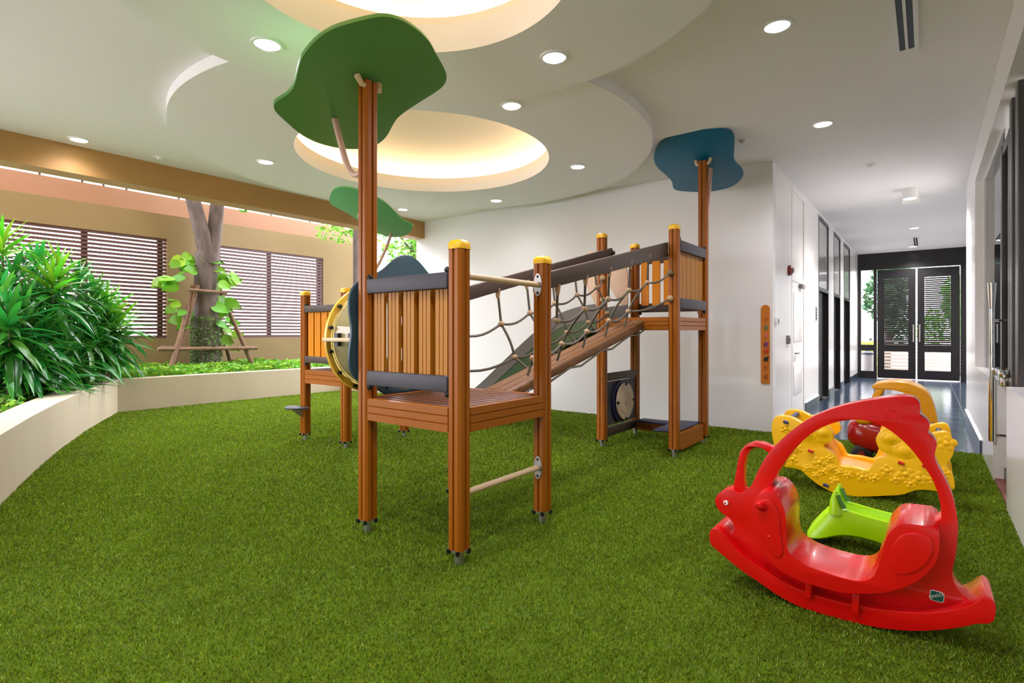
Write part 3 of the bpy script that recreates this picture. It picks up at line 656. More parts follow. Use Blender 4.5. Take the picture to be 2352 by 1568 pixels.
def platform(x0, x1, y0, y1, z0, z1):
    r = .05
    fr = grooved((x0 + r, y0 - .02), (x1 - r, y0 - .02), z0, z1, .022, name='platform')
    grooved((x1 + .02, y0 + r), (x1 + .02, y1 - r), z0, z1, .022, parent=fr)
    grooved((x0 + r, y1 + .02), (x1 - r, y1 + .02), z0, z1, .022, parent=fr)
    grooved((x0 - .02, y0 + r), (x0 - .02, y1 - r), z0, z1, .022, parent=fr)
    n = int((y1 - y0 - .0) / .074)
    for k in range(n):
        y = y0 + .01 + (y1 - y0 - .02) * k / n; e = .045 if (k == 0 or k == n - 1) else 0
        obj('plank', box(x0 + .0 + e, x1 - e, y, y + .056, z1 - .028, z1 + .002), 'plank', fr, bevel=.004, seg=1)
platform(A[0], B[0], A[1], D_[1], .735, .872)
platform(E_[0], F_[0], E_[1], G_[1], 1.32, 1.456)
platform(I_[0], J_[0], I_[1], L_[1], .69, .85)
def slat_mesh(w, h, t, ridges=3):
    prof = [(-w / 2, t / 2), (-w / 2, -t / 2)]
    for k in range(1, ridges):
        u = -w / 2 + w * k / ridges; prof += [(u - .004, -t / 2), (u, -t / 2 + .007), (u + .004, -t / 2)]
    prof += [(w / 2, -t / 2), (w / 2, t / 2)]
    return mesh_of('slat', MB().prism(prof, XY, 0, h), 'slat')
def panel(a, b, z, n, sw, railm, slatm=None, off=0, name='panel'):
    """z=(bottom rail z0,z1, top rail z0,z1)"""
    a3 = Vector((a[0], a[1], 0)); b3 = Vector((b[0], b[1], 0)); d = (b3 - a3).normalized(); nn = Vector((d.y, -d.x, 0)); L = (b3 - a3).length
    def bd(z0, z1, t0, t1, s0, s1):
        P = lambda s, t, zz: tuple(a3 + d * s + nn * t + Vector((0, 0, zz)))
        return MB().add([P(s0, t0, z0), P(s1, t0, z0), P(s1, t1, z0), P(s0, t1, z0), P(s0, t0, z1), P(s1, t0, z1), P(s1, t1, z1), P(s0, t1, z1)], [(3, 2, 1, 0), (4, 5, 6, 7), (0, 1, 5, 4), (1, 2, 6, 5), (2, 3, 7, 6), (3, 0, 4, 7)])
    o = obj(name, bd(z[2], z[3], .012, .05, .05, L - .05), railm, PS, bevel=.006)
    obj('rail', bd(z[0], z[1], .012, .05, .05, L - .05), railm, o, bevel=.006)
    me = slat_mesh(sw, z[2] - z[1] + .05, .024)
    if slatm: me.materials[0] = M[slatm]
    ang = math.atan2(d.y, d.x)
    for k in range(n):
        s = .06 + (L - .12) * (k + .5) / n; q = a3 + d * s
        inst('slat', me, o, (q.x, q.y, z[1] - .025), (0, 0, ang))
    for s in (.06, L - .06):
        for zz in (z[0] - .012, z[3] + .012):
            q = a3 + d * s + nn * .03; obj('bolt', MB().ball((q.x, q.y, zz), .02, 8, 6), 'black', o)
    return o
pn = panel(A, B, (.96, 1.052, 1.545, 1.637), 5, .094, 'grey_board')
for k in range(4): x_ = A[0] + .06 + (B[0] - A[0] - .12) * (k + 1) / 5; obj('rear_slat', box(x_ - .036, x_ + .036, 2.275, 2.293, 1.03, 1.56), 'slat', pn)
panel(F_, G_, (1.545, 1.655, 2.15, 2.26), 6, .118, 'grey_board')
panel(G_, H_, (1.545, 1.655, 2.15, 2.26), 5, .098, 'brown_board', 'slat_orange')
panel(I_, J_, (.935, 1.012, 1.53, 1.61), 5, .10, 'brown_board', 'slat_orange')
panel(L_, I_, (.935, 1.012, 1.53, 1.61), 5, .10, 'brown_board', 'slat_orange')
# ladder bars between two posts with oval plates
for z in (1.618, .385):
    o = obj('ladder_bar', MB().tube([(B[0], B[1] + .04, z), (C_[0], C_[1] - .045, z)], .019, 12), 'bar', PS, smooth=40)
    for yj, dy in ((C_[1] - .051, .012), (B[1] + .05, .012)):
        obj('plate', MB().prism([(B[0] + .032 * math.cos(2 * PI * k / 24), z + .078 * math.sin(2 * PI * k / 24)) for k in range(24)], XZ, yj - dy / 2, yj + dy / 2), 'steel', o, smooth=40)
        for q in (-.055, .055): obj('screw', MB().ball((B[0], yj - .005, z + q), .009, 8, 6), 'black', o)
# leaf canopies
def leaf(pts, p0, ang, tilt, m, strut, name):
    d = Vector((math.cos(ang), math.sin(ang), 0)); n = d * math.sin(tilt) + Vector((0, 0, math.cos(tilt))); P0 = Vector(p0)
    e1 = (d * math.cos(tilt) - Vector((0, 0, math.sin(tilt)))); e2 = n.cross(e1)
    o0 = Vector((0, 0, H)); poly = []
    for x, y in pts:
        rr = Vector(ray(x, y)); t = (P0 - o0).dot(n) / rr.dot(n); q = o0 + rr * t - P0; poly.append((q.dot(e1), q.dot(e2)))
    poly = smooth_loop(poly, 2)
    o = obj(name, MB().prism(poly, lambda u, v, w: tuple(P0 + e1 * u + e2 * v + n * w), 0, .028), m, PS, bevel=.005)
    obj('strut', MB().tube(smooth_loop(strut, 2, False), .021, 10), 'bracket_pink', o, smooth=50)
    for sgn in (-1, 1):
        q = P0 + e2 * .07 * sgn - n * .02
        obj('hinge', MB().tube([P0 + e2 * .045 * sgn - n * .07, q - n * .045, P0 + e2 * .085 * sgn - n * .005], [.014, .018, .022], 8), 'brass_pin', o, smooth=50)
    return o
big = crop([(30, 860), (50, 820), (110, 785), (170, 745), (215, 680), (240, 580), (270, 450), (320, 370), (420, 260), (560, 170), (750, 115), (880, 85), (970, 68), (1080, 75), (1200, 120), (1330, 210), (1410, 300), (1460, 400), (1540, 540), (1556, 600), (1540, 660), (1480, 720), (1300, 830), (1130, 945), (1085, 1010), (1030, 1120), (960, 1185), (880, 1220), (790, 1235), (620, 1230), (450, 1190), (350, 1150), (250, 1090), (150, 1000), (50, 910)], 620, 20, 420 / 1606)
blue = crop([(150, 580), (180, 470), (240, 370), (340, 260), (500, 175), (700, 125), (900, 115), (1180, 125), (1360, 140), (1440, 180), (1480, 260), (1470, 450), (1460, 620), (1500, 690), (1580, 760), (1625, 840), (1610, 910), (1540, 990), (1420, 1070), (1200, 1125), (1000, 1150), (780, 1145), (540, 1130), (465, 1085), (462, 1000), (420, 930), (330, 850), (230, 770), (170, 680)], 1480, 280, 240 / 1711)
thr = crop([(90, 260), (115, 150), (160, 85), (250, 55), (380, 65), (500, 105), (640, 160), (790, 235), (900, 310), (1010, 430), (1130, 530), (1230, 570), (1258, 610), (1230, 680), (1150, 735), (1030, 755), (900, 745), (780, 705), (640, 620), (510, 530), (400, 450), (250, 370), (130, 310)], 740, 420, 260 / 1568)
rad = math.radians
o = leaf(big, (A[0], A[1], 2.945), PI, rad(25), 'green_board', [(A[0] - .03, 2.25, 2.36), (A[0] - .13, 2.25, 2.335), (A[0] - .21, 2.25, 2.40), (-3.19, 2.25, 2.587), (-3.262, 2.25, 2.77)], 'leaf_canopy'); o['label'] = 'large dark green leaf-shaped canopy board'
o = leaf(blue, (G_[0], G_[1], 3.325), PI / 2, rad(20), 'blue_board', [(-2.07, G_[1] + .03, 2.7), (-2.07, G_[1] + .08, 2.68), (-2.07, G_[1] + .10, 2.74), (-2.06, G_[1] + .17, 3.16), (-2.06, G_[1] + .19, 3.26)], 'leaf_canopy'); o['label'] = 'blue leaf-shaped canopy board'
o = leaf(thr, (L_[0], L_[1], 2.885), PI / 2, rad(25), 'green_board_light', [(-5.95, 4.59, 2.1), (-5.95, 4.7, 2.1), (-5.95, 4.8, 2.22), (-5.95, 4.95, 2.5), (-5.95, 5.02, 2.68)], 'leaf_canopy'); o['label'] = 'lighter green leaf-shaped canopy board'
# flower panel and tunnel
cy, cz = 2.65, 1.305
flower = []
for i in range(96):
    a = 2 * PI * i / 96; rr = .512 + .035 * math.cos(6 * (a - PI / 2)); flower.append((cy + rr * math.cos(a), cz + rr * math.sin(a)))
fp = obj('flower_panel', MB().prism(flower, YZ, -2.985, -2.962, [circle(cy, 1.25, .36, 64)]), 'teal_board', PS, bevel=.004); fp['label'] = 'dark teal flower-shaped tunnel panel'
for k in range(8):
    a = 2 * PI * k / 8 + .3; obj('bolt', MB().ball((-2.96, cy + .4 * math.cos(a), 1.28 + .4 * math.sin(a)), .014, 8, 6), 'black', fp)
tn = obj('tunnel', MB().lathe([(.365, 0), (.365, -.42), (.357, -.42), (.357, 0)], (-2.985, 2.68, 1.245), 48, 'x'), 'acrylic', PS, smooth=40); tn['label'] = 'clear yellowish plastic crawl tunnel'
obj('flange', MB().prism(circle(2.68, 1.245, .405, 64), YZ, -3.425, -3.4, [circle(2.68, 1.245, .366, 64)]), 'yellow_rim', tn, smooth=30)
t0, t1 = Vector((-3.42, 2.68, 1.245)), Vector((-5.08, 4.1, 1.245)); ts = []
for q, rr in ((0, .36), (1, .36)):
    c = t0.lerp(t1, q); ts.append([(c.x, c.y + rr * math.cos(2 * PI * k / 48), c.z + rr * math.sin(2 * PI * k / 48)) for k in range(48)])
obj('rear_section', MB().loft(ts, caps=False), 'acrylic', tn, smooth=60)
fl2 = [(4.12 + (.45 + .04 * math.cos(6 * (a - PI / 2))) * math.cos(a), 1.27 + (.45 + .04 * math.cos(6 * (a - PI / 2))) * math.sin(a)) for a in [2 * PI * i / 72 for i in range(72)]]
obj('rear_panel', MB().prism(fl2, YZ, -5.098, -5.08, [circle(4.12, 1.25, .36, 48)]), 'teal_board', tn)
for k in range(14):
    a = 2 * PI * (k + .5) / 14; obj('bolt', MB().lathe([(.001, .0), (.014, 0), (.014, .02), (.001, .02)], (-3.395, 2.68 + .385 * math.cos(a), 1.245 + .385 * math.sin(a)), 8, 'x'), 'black', tn)
for s_ in (-1, 1): obj('seam_flange', box(-3.4, -2.99, 2.68 + s_ * .40 - .04, 2.68 + s_ * .40 + .04, 1.232, 1.258), 'bar', tn, bevel=.004)
for xx in (-3.3, -3.14):
    for zz in (1.215, 1.275): obj('bolt', box(xx - .02, xx + .02, 2.285, 2.315, zz - .016, zz + .016), 'black', tn)
# hand beams of the net bridge
def skew_beam(X, t, pts, name='hand_beam'):
    return obj(name, MB().prism(pts, YZ, X - t, X + t), 'brown_board', PS, bevel=.006)
skew_beam(-2.165, .02, [(3.1, 1.575), (5.5, 2.09), (5.5, 2.235), (3.1, 1.695)])
bm_ = skew_beam(-2.835, .02, [(2.95, 1.495), (5.52, 2.125), (5.58, 2.18), (5.55, 2.245), (2.95, 1.605)])
obj('bolt', MB().ball((-2.81, 5.56, 2.19), .025, 8, 6), 'black', bm_)
# ramp log
rm = obj('ramp', MB().prism([(3.06, .80), (5.42, 1.335), (5.42, 1.425), (3.06, .87)], YZ, -2.63, -2.37), 'ramp', PS, bevel=.02, seg=3)
for x_ in (-2.545, -2.455): obj('groove_strip', MB().prism([(3.1, .872), (5.4, 1.414), (5.4, 1.424), (3.1, .882)], YZ, x_ - .03, x_ + .03), 'ramp', rm)
# net: ropes and knots
nt_ = obj('net', MB().ball((-2.11, 5.455, 1.91), .034, 10, 8), 'knot', PS, smooth=60); nt_['label'] = 'rope net with wooden knots'
def knot(p, r=.026): obj('knot', MB().ball(p, r, 10, 8), 'knot', nt_, smooth=60)
def rope(a, b, sag=.0, r=.0105, side=0):
    a, b = Vector(a), Vector(b); pts = [a.lerp(b, t / 6) + Vector((side * math.sin(PI * t / 6), 0, -sag * math.sin(PI * t / 6))) for t in range(7)]
    obj('rope', MB().tube(pts, r, 6), 'rope', nt_, smooth=60)
def netside(X, Xin, Xe, y0, n, z1, ztop, zin, slope, pts_c, pts_f, sg):
    k1 = []; k2 = []
    for i in range(n):
        y = y0 + .41 * i; dz = slope * .41 * i
        top = (X, y - .02, ztop + dz); a = (X - sg * .02, y, z1 + dz); b = (Xin, y + .06 * (1 if sg < 0 else -1), zin + dz)
        obj('rope_end', MB().tube([(top[0], top[1], top[2] + .03), (top[0], top[1], top[2] - .05)], [.026, .014], 8), 'knot', nt_, smooth=60)
        rope(top, a); rope(a, b, .0, side=-sg * .02); knot(a); knot(b)
        e = (Xe, y + .1 * (1 if sg < 0 else -1), .90 + (y - 3.1) * .231); rope(b, e); k1.append(a); k2.append(b)
    for ks, (c0, f0) in ((k1, (pts_c[0], pts_f[0])), (k2, (pts_c[1], pts_f[1]))):
        seq = [c0] + ks + [f0]
        for p, q in zip(seq[:-1], seq[1:]): rope(p, q, .04)
        knot(c0, .03); knot(f0, .034)
netside(-2.165, -2.36, -2.38, 3.41, 5, 1.38, 1.62, 1.10, .246, [(-2.13, 3.12, 1.3), (-2.13, 3.12, 1.06)], [(-2.11, 5.455, 1.91), (-2.11, 5.455, 1.644)], 1)
netside(-2.835, -2.72, -2.62, 3.54, 5, 1.366, 1.63, 1.09, .25, [(-2.85, 3.1, 1.27), (-2.85, 3.1, 1.0)], [(-2.89, 5.46, 1.9), (-2.89, 5.46, 1.66)], -1)
bot = []
for k in range(13): y = 3.15 + k * .19; bot.append((-2.375, y, .80 + (y - 3.1) * .227 + .02 * math.sin(k * 2.1)))
obj('rope', MB().tube(bot, .01, 6), 'rope', nt_, smooth=60)
# slide
bed = smooth_loop([(-2.96, 1.455), (-3.2, 1.44), (-3.43, 1.40), (-3.66, 1.32), (-4.02, 1.08), (-4.51, .70), (-4.93, .36), (-5.2, .22), (-5.6, .17)], 2, False)
ya, yb_ = 5.66, 6.26
sl = obj('slide', MB().prism([(x, z) for x, z in bed] + [(x - .02, z - .03) for x, z in reversed(bed)], XZ, ya + .03, yb_ - .03), 'slide_green', PS, smooth=40); sl['label'] = 'grey and green slide chute'
for y in (ya, yb_ - .03):
    obj('side_board', MB().prism([(x, z + .18) for x, z in bed] + [(x, z) for x, z in reversed(bed)], XZ, y, y + .03), 'slide_board', sl, smooth=40)
    obj('chute_side', MB().prism([(x, z) for x, z in bed] + [(x, max(.02, z - .05 - .22 * min(1, max(0, (-2.96 - x) / .6)))) for x, z in reversed(bed)], XZ, y + .006, y + .026), 'slide_green', sl, smooth=40)
obj('leg', box(-5.45, -5.39, ya + .2, ya + .26, 0, .15), 'steel', sl)
for y, top in ((5.6, .30), (6.29, .34)):
    obj('hood_panel', MB().prism(smooth_loop([(-2.98, 1.5), (-2.98, 2.2), (-3.05 - top * .3, 2.26), (-2.98 - top, 2.12), (-3.02 - top * .75, 1.95), (-3.03, 1.56)], 1), XZ, y, y + .02), 'peach', sl, bevel=.003)
# drum panel and bench under the rear platform
dp_ = obj('drum_panel', box(-2.945, -2.925, 5.575, 6.385, .225, .725), 'grey_board', PS)
obj('rail', box(-2.955, -2.905, 5.57, 6.39, .735, .825), 'brown_board', dp_, bevel=.006); obj('rail', box(-2.955, -2.905, 5.57, 6.39, .1, .2), 'brown_board', dp_, bevel=.006)
obj('drum_ring', MB().lathe([(.001, .0), (.25, 0), (.25, .03), (.001, .03)], (-2.925, 5.97, .475), 40, 'x'), 'navy', dp_, smooth=40)
dd = obj('drum_disc', MB().lathe([(.001, .075), (.03, .078), (.035, .068), (.1, .068), (.105, .072), (.15, .072), (.155, .066), (.215, .066), (.22, .045), (.001, .045)], (-2.925, 5.99, .475), 40, 'x'), 'drum', dp_, smooth=30)
for k in range(4): a = PI / 2 * k; obj('bolt', MB().ball((-2.86, 5.99 + .205 * math.cos(a), .475 + .205 * math.sin(a)), .02, 8, 6), 'black', dp_)
bn = grooved((H_[0] + .05, 6.43), (G_[0] - .05, 6.43), .07, .185, .02, name='bench')
obj('seat_board', box(-2.85, -2.25, 6.26, 6.47, .19, .215), 'navy', bn, bevel=.008)
grooved((-2.09, F_[1] + .05), (-2.09, G_[1] - .05), .05, .225, .02, parent=bn)
obj('seat_board', MB().add([(-2.36, 5.6, .225), (-2.1, 5.6, .235), (-2.1, 6.36, .235), (-2.36, 6.36, .225), (-2.36, 5.6, .25), (-2.1, 5.6, .26), (-2.1, 6.36, .26), (-2.36, 6.36, .25)], [(3, 2, 1, 0), (4, 5, 6, 7), (0, 1, 5, 4), (1, 2, 6, 5), (2, 3, 7, 6), (3, 0, 4, 7)]), 'navy', bn, bevel=.008)
# small step on the left tower
sp_ = obj('step', MB().prism([(-5.95 + .17 * math.cos(t * PI / 12) + .02, 3.63 - .19 * math.sin(t * PI / 12)) for t in range(13)], XY, .395, .415), 'grey_board', PS, bevel=.004)
obj('bracket', MB().prism([(3.645, .395), (3.50, .395), (3.645, .28)], YZ, -5.95, -5.935), 'steel', sp_)
# ================================================================ TOYS
# --- red rocker
RX = root('rocking_toy', (-.37, 2.97, 0), 'large red plastic animal rocker with arched handle in the foreground', 'rocking toy')
def tr(pts, Y): return [(on_y(x, y, Y).x, on_y(x, y, Y).z) for x, y in pts]
plate = [(1643, 1143), (1651, 1131), (1667, 1124), (1682, 1123), (1697, 1134), (1712, 1128), (1725, 1117), (1732, 1102), (1742, 1079), (1756, 1053), (1772, 1031), (1807, 997), (1847, 967), (1890, 946), (1933, 932), (1981, 921), (2035, 913), (2075, 909), (2099, 912), (2111, 923), (2115, 938), (2111, 952), (2126, 962), (2136, 972), (2135, 983), (2131, 995), (2144, 1006), (2153, 1018), (2150, 1031), (2146, 1047), (2153, 1069), (2166, 1090), (2179, 1117), (2190, 1144), (2198, 1181), (2201, 1208), (2199, 1241), (2195, 1277), (2188, 1305), (2187, 1324), (2195, 1345), (2209, 1364), (2228, 1378), (2245, 1386), (2230, 1410), (2152, 1424), (2081, 1426), (1971, 1408), (1850, 1372), (1773, 1333), (1697, 1285), (1670, 1250), (1655, 1226), (1663, 1222), (1675, 1227), (1682, 1226), (1687, 1217), (1686, 1204), (1676, 1190), (1658, 1179), (1647, 1166), (1642, 1153)]
hole = [(2163, 1200), (2161, 1160), (2153, 1128), (2142, 1101), (2120, 1066), (2096, 1034), (2067, 1005), (2035, 981), (2000, 967), (1968, 963), (1933, 966), (1901, 975), (1869, 991), (1836, 1018), (1812, 1047), (1791, 1077), (1775, 1106), (1770, 1122), (1800, 1150), (1815, 1200), (1815, 1250), (1830, 1285), (1870, 1310), (1920, 1322), (1960, 1325), (1995, 1318), (2010, 1300), (2025, 1255), (2045, 1225), (2080, 1205)]
obj('body', MB().prism(smooth_loop(tr(plate, 2.91), 1), XZ, 2.91, 3.03, [smooth_loop(tr(hole, 2.91), 1)]), 'red', RX, bevel=.014, seg=3)
seat_top = [(1758, 1127), (1773, 1130), (1793, 1150), (1804, 1176), (1806, 1204), (1805, 1242), (1811, 1268), (1827, 1283), (1850, 1298), (1888, 1312), (1926, 1324), (1960, 1333), (1987, 1334), (2004, 1326), (2013, 1312), (2023, 1279), (2031, 1246), (2041, 1225), (2058, 1208), (2074, 1201), (2105, 1205), (2156, 1212)]
seat_low = [(2159, 1246), (2153, 1284), (2140, 1305), (2115, 1329), (2081, 1348), (2046, 1358), (2011, 1363), (1940, 1363), (1900, 1353), (1850, 1339), (1804, 1319), (1773, 1293), (1747, 1260), (1730, 1219), (1723, 1189), (1727, 1158), (1740, 1135)]
so = obj('seat', MB().prism(smooth_loop(tr(seat_top + seat_low, 2.80), 1), XZ, 2.80, 3.14), 'red', RX, bevel=.022, seg=3)
def inset(pts, k): cx_ = sum(p[0] for p in pts) / len(pts); cy_ = sum(p[1] for p in pts) / len(pts); return [(cx_ + (a - cx_) * k, cy_ + (b - cy_) * k) for a, b in pts]
fl_ = [(1752, 1145), (1775, 1150), (1790, 1180), (1792, 1235), (1800, 1270), (1785, 1283), (1760, 1255), (1742, 1210), (1740, 1165)]
bk_ = [(2075, 1222), (2130, 1226), (2143, 1250), (2135, 1285), (2105, 1313), (2060, 1320), (2045, 1300), (2047, 1255)]
for q in (fl_, bk_): obj('relief', MB().prism(smooth_loop(tr(q, 2.795), 2), XZ, 2.792, 2.81), 'red', so, bevel=.007, seg=3)
for yk, s_ in ((2.80, -1), (3.14, 1)):
    c = on_y(1752, 1163, 2.80); obj('peg', MB().tube([(c.x, yk, c.z), (c.x - .01, yk + s_ * .035, c.z + .012), (c.x - .012, yk + s_ * .05, c.z + .013)], [.024, .02, .012], 12), 'red', so, smooth=60)
    c = on_y(1767, 1232, 2.80); obj('peg', MB().ball((c.x, yk + s_ * .0, c.z), (.012, .012, .016), 10, 8), 'red', so, smooth=60)
run_t = [(1629, 1222), (1640, 1214), (1655, 1218), (1670, 1238), (1697, 1272), (1773, 1325), (1850, 1365), (1971, 1396), (2081, 1410), (2152, 1411), (2230, 1396), (2262, 1372), (2276, 1376), (2288, 1392)]
run_b = [(2287, 1414), (2281, 1436), (2242, 1436), (2223, 1441), (2176, 1449), (2105, 1453), (2058, 1450), (2011, 1444), (1940, 1429), (1886, 1413), (1829, 1394), (1786, 1370), (1742, 1339), (1704, 1314), (1671, 1287), (1645, 1265), (1630, 1252)]
rp = tr(run_t + run_b, 2.85); zmin = min(z for _, z in rp); rp = [(x, z - zmin + .002) for x, z in rp]
ro = obj('runner', MB().prism(smooth_loop(rp, 1), XZ, 2.85, 3.09), 'red', RX, bevel=.016, seg=3)
for px, py in ((1858, 1372), (1966, 1408)):
    c = on_y(px, py - 18, 2.85); obj('rib', box(c.x - .014, c.x + .014, 2.83, 2.95, c.z - .035, c.z + .06), 'red', ro, bevel=.006)
ho = [(1682, 1128), (1688, 1097), (1694, 1061), (1699, 1038), (1712, 1022), (1730, 1015), (1750, 1017), (1775, 1027), (1790, 1040)]
hi_ = [(1775, 1048), (1765, 1040), (1750, 1029), (1735, 1027), (1722, 1033), (1713, 1048), (1708, 1071), (1707, 1102), (1711, 1130)]
obj('handle', MB().prism(tr(ho + hi_, 2.94), XZ, 2.94, 3.0), 'red', RX, bevel=.014, seg=3)
for q in ([(1640, 1)],): pass
c = on_y(1667, 1154, 2.905); eo = obj('eye', MB().lathe([(.001, 0), (.012, 0), (.012, .008), (.001, .008)], (c.x, 2.902, c.z), 20, 'y'), 'white', RX, smooth=40)
obj('pupil', MB().lathe([(.001, 0), (.005, 0), (.005, .008), (.001, .008)], (c.x - .003, 2.899, c.z - .003), 14, 'y'), 'red', eo)
for a_, b_ in (((2045, 953), .03), ((2125, 990), .012), ((2112, 1015), .014)):
    c = on_y(a_[0], a_[1], 2.905); obj('relief', MB().lathe([(b_ * .6, 0), (b_ * .72, -.003), (b_ * .85, 0)], (c.x, 2.911, c.z), 20, 'y'), 'red', RX, smooth=60)
# sticker
stq = [(2136, 1355), (2144, 1354.5), (2163, 1360), (2169, 1365), (2168.5, 1380), (2164, 1384.5), (2139, 1377), (2135.5, 1374)]
s1 = obj('sticker', MB().prism(tr(stq, 2.9075), XZ, 2.9065, 2.911), 'white', RX)
obj('sticker_face', MB().prism(inset(tr(stq, 2.9075), .9), XZ, 2.9055, 2.9075), 'sticker', s1)
def text_mesh(txt, size, m, name, parent, mtx):
    cu = bpy.data.curves.new(name, 'FONT'); cu.body = txt; cu.size = size; cu.align_x = 'CENTER'; cu.align_y = 'CENTER'; cu.extrude = .0004
    to_ = bpy.data.objects.new(name, cu); me = bpy.data.meshes.new_from_object(to_); bpy.data.objects.remove(to_)
    me.materials.clear(); me.materials.append(M[m]); return inst(name, me, parent, None, matrix=mtx)
c = on_y(2150, 1368, 2.905)
text_mesh('BINGO', .0165, 'white', 'sticker_lettering', s1, Matrix.Translation((c.x, 2.9045, c.z)) @ Matrix.Rotation(PI / 2, 4, 'X') @ Matrix.Rotation(rad(30), 4, 'Z'))
# --- yellow double rocker
YN = 5.03
YR = root('yellow_rocker', (-.45, 5.3, 0), 'yellow double-sided seesaw rocker with moulded flowers behind the red rocker', 'rocking toy')
yp = crop([(118, 560), (130, 480), (160, 452), (250, 455), (320, 480), (380, 520), (440, 490), (500, 487), (550, 500), (600, 545), (640, 600), (650, 650), (620, 685), (570, 695), (560, 720), (600, 750), (650, 780), (680, 830), (700, 880), (740, 893), (830, 900), (900, 920), (950, 932), (980, 890), (1000, 840), (1040, 820), (1100, 815), (1105, 780), (1050, 760), (1030, 720), (1010, 660), (1030, 620), (1070, 590), (1090, 560), (1150, 552), (1220, 580), (1300, 625), (1380, 660), (1450, 640), (1540, 608), (1620, 602), (1665, 640), (1685, 720), (1680, 800), (1645, 850), (1612, 880), (1640, 930), (1680, 980), (1692, 1060), (1690, 1100), (1560, 1115), (1480, 1100), (1400, 1095), (1330, 1105), (1240, 1140), (1100, 1145), (950, 1150), (800, 1148), (680, 1130), (580, 1080), (500, 1030), (430, 970), (380, 920), (320, 900), (250, 890), (150, 870), (140, 840), (170, 790), (135, 680)], 1740, 860, 480 / 1792)
yprof = smooth_loop(tr(yp, YN), 1); zm = min(z for _, z in yprof); yprof = [(x, z - zm + .002) for x, z in yprof]
pan = []
for y0_ in (YN, YN + .46):
    pan.append(obj('side_panel', MB().prism(yprof, XZ, y0_, y0_ + .09), 'yellow', YR, bevel=.018, seg=3))
rg = random.Random(5)
for px, py, R_ in [(430, 600, 90), (560, 600, 70), (500, 560, 40), (1260, 760, 95), (1140, 650, 80), (530, 850, 50), (300, 820, 45), (420, 900, 32), (900, 980, 45), (1000, 990, 40), (1110, 930, 50), (1180, 1000, 40), (1270, 960, 55), (1380, 1000, 55), (1500, 1000, 45), (1620, 700, 55), (1600, 960, 40), (700, 940, 30), (620, 820, 35), (1480, 900, 35), (240, 560, 40), (1310, 1040, 40), (780, 960, 35), (340, 730, 40), (640, 900, 30), (560, 930, 36), (660, 1010, 36), (500, 960, 30)]:
    c = on_y(1740 + px * .2679, 860 + py * .2679, YN); k = R_ * .2679 * 4.2 / 1250 * 1.0
    m_ = MB()
    if R_ < 60:
        for q in range(5): m_.ball((c.x + k * .7 * math.cos(q * 1.257 + px), YN + .006, c.z - zm + k * .7 * math.sin(q * 1.257 + px)), (k * .62, .010, k * .62), 12, 6)
        m_.ball((c.x, YN + .004, c.z - zm), (k * .5, .014, k * .5), 10, 6)
    else: m_.ball((c.x, YN + .004, c.z - zm), (k, .010, k * .8), 24, 10).ball((c.x, YN + .001, c.z - zm), (k * .6, .012, k * .5), 20, 8)
    obj('relief_flower', m_, 'yellow', pan[0], smooth=60)
for px, py, m_ in [(290, 727, 'slot_red'), (455, 750, 'slot_red'), (1230, 862, 'slot_red'), (1437, 892, 'slot_red'), (585, 1045, 'slot_blue'), (243, 500, 'slot_blue')]:
    c = on_y(1740 + px * .2679, 860 + py * .2679, YN); ang = -.15
    obj('slot_bolt', MB().tube([(c.x - .018, YN - .006, c.z - zm + .004), (c.x + .018, YN - .006, c.z - zm - .006)], .012, 10), m_, pan[0], smooth=60)
for px, py in [(640, 470), (570, 430), (620, 505)]:
    c = on_y(1740 + px * .2679, 860 + py * .2679, YN + .46)
sx = lambda px, py: on_y(1740 + px * .2679, 860 + py * .2679, YN)
xa, xb = sx(600, 800).x, sx(1090, 800).x
seatz = sx(850, 930).z - zm
obj('seat', MB().prism([(xa - .16, seatz + .22), (xa - .02, seatz + .2), (xa + .06, seatz + .02), (xb - .08, seatz - .01), (xb + .0, seatz + .14), (xb + .12, seatz + .16), (xb + .12, seatz - .05), (xa - .16, seatz - .05)], XZ, YN + .08, YN + .47), 'yellow_seat', YR, bevel=.02, seg=3)
obj('handle', MB().tube([(sx(250, 470).x, YN + .05, sx(250, 470).z - zm - .02), (sx(250, 470).x, YN + .5, sx(250, 470).z - zm - .02)], .02, 10), 'slot_blue', YR, smooth=50)
obj('handle', MB().tube([(sx(1560, 620).x, YN + .05, sx(1560, 640).z - zm - .02), (sx(1560, 620).x, YN + .5, sx(1560, 640).z - zm - .02)], .02, 10), 'slot_blue', YR, smooth=50)
# --- lime ride-on
LG = root('ride_on_toy', (-.25, 3.95, 0), 'lime green wheeled ride-on toy seen through the red arch', 'ride-on toy')
def sec(x, wo, zo, wr, zr, wc, zc):
    yc = 3.87; return [(x, yc - wo, zo), (x, yc - (wo + wr) * .5 - .006, (zo + zr) * .5), (x, yc - wr, zr), (x, yc - wr + .018, zr), (x, yc - wc, zc), (x, yc + wc, zc), (x, yc + wr - .018, zr), (x, yc + wr, zr), (x, yc + (wo + wr) * .5 + .006, (zo + zr) * .5), (x, yc + wo, zo), (x, yc + wo - .015, zo), (x, yc + wr - .025, max(zo, zr - .05)), (x, yc, max(zo, zc - .02)), (x, yc - wr + .025, max(zo, zr - .05)), (x, yc - wo + .015, zo)]
ls = [sec(-.60, .115, .04, .09, .06, .06, .055), sec(-.56, .13, .035, .09, .12, .055, .10), sec(-.50, .13, .045, .092, .20, .06, .17), sec(-.44, .125, .075, .096, .26, .068, .205), sec(-.36, .12, .098, .10, .248, .078, .175), sec(-.25, .115, .092, .10, .228, .078, .162), sec(-.12, .12, .062, .10, .218, .078, .16), sec(.0, .125, .05, .10, .218, .07, .17), sec(.08, .12, .06, .08, .20, .05, .17)]
lb = obj('body', MB().loft(ls), 'lime', LG, smooth=60)
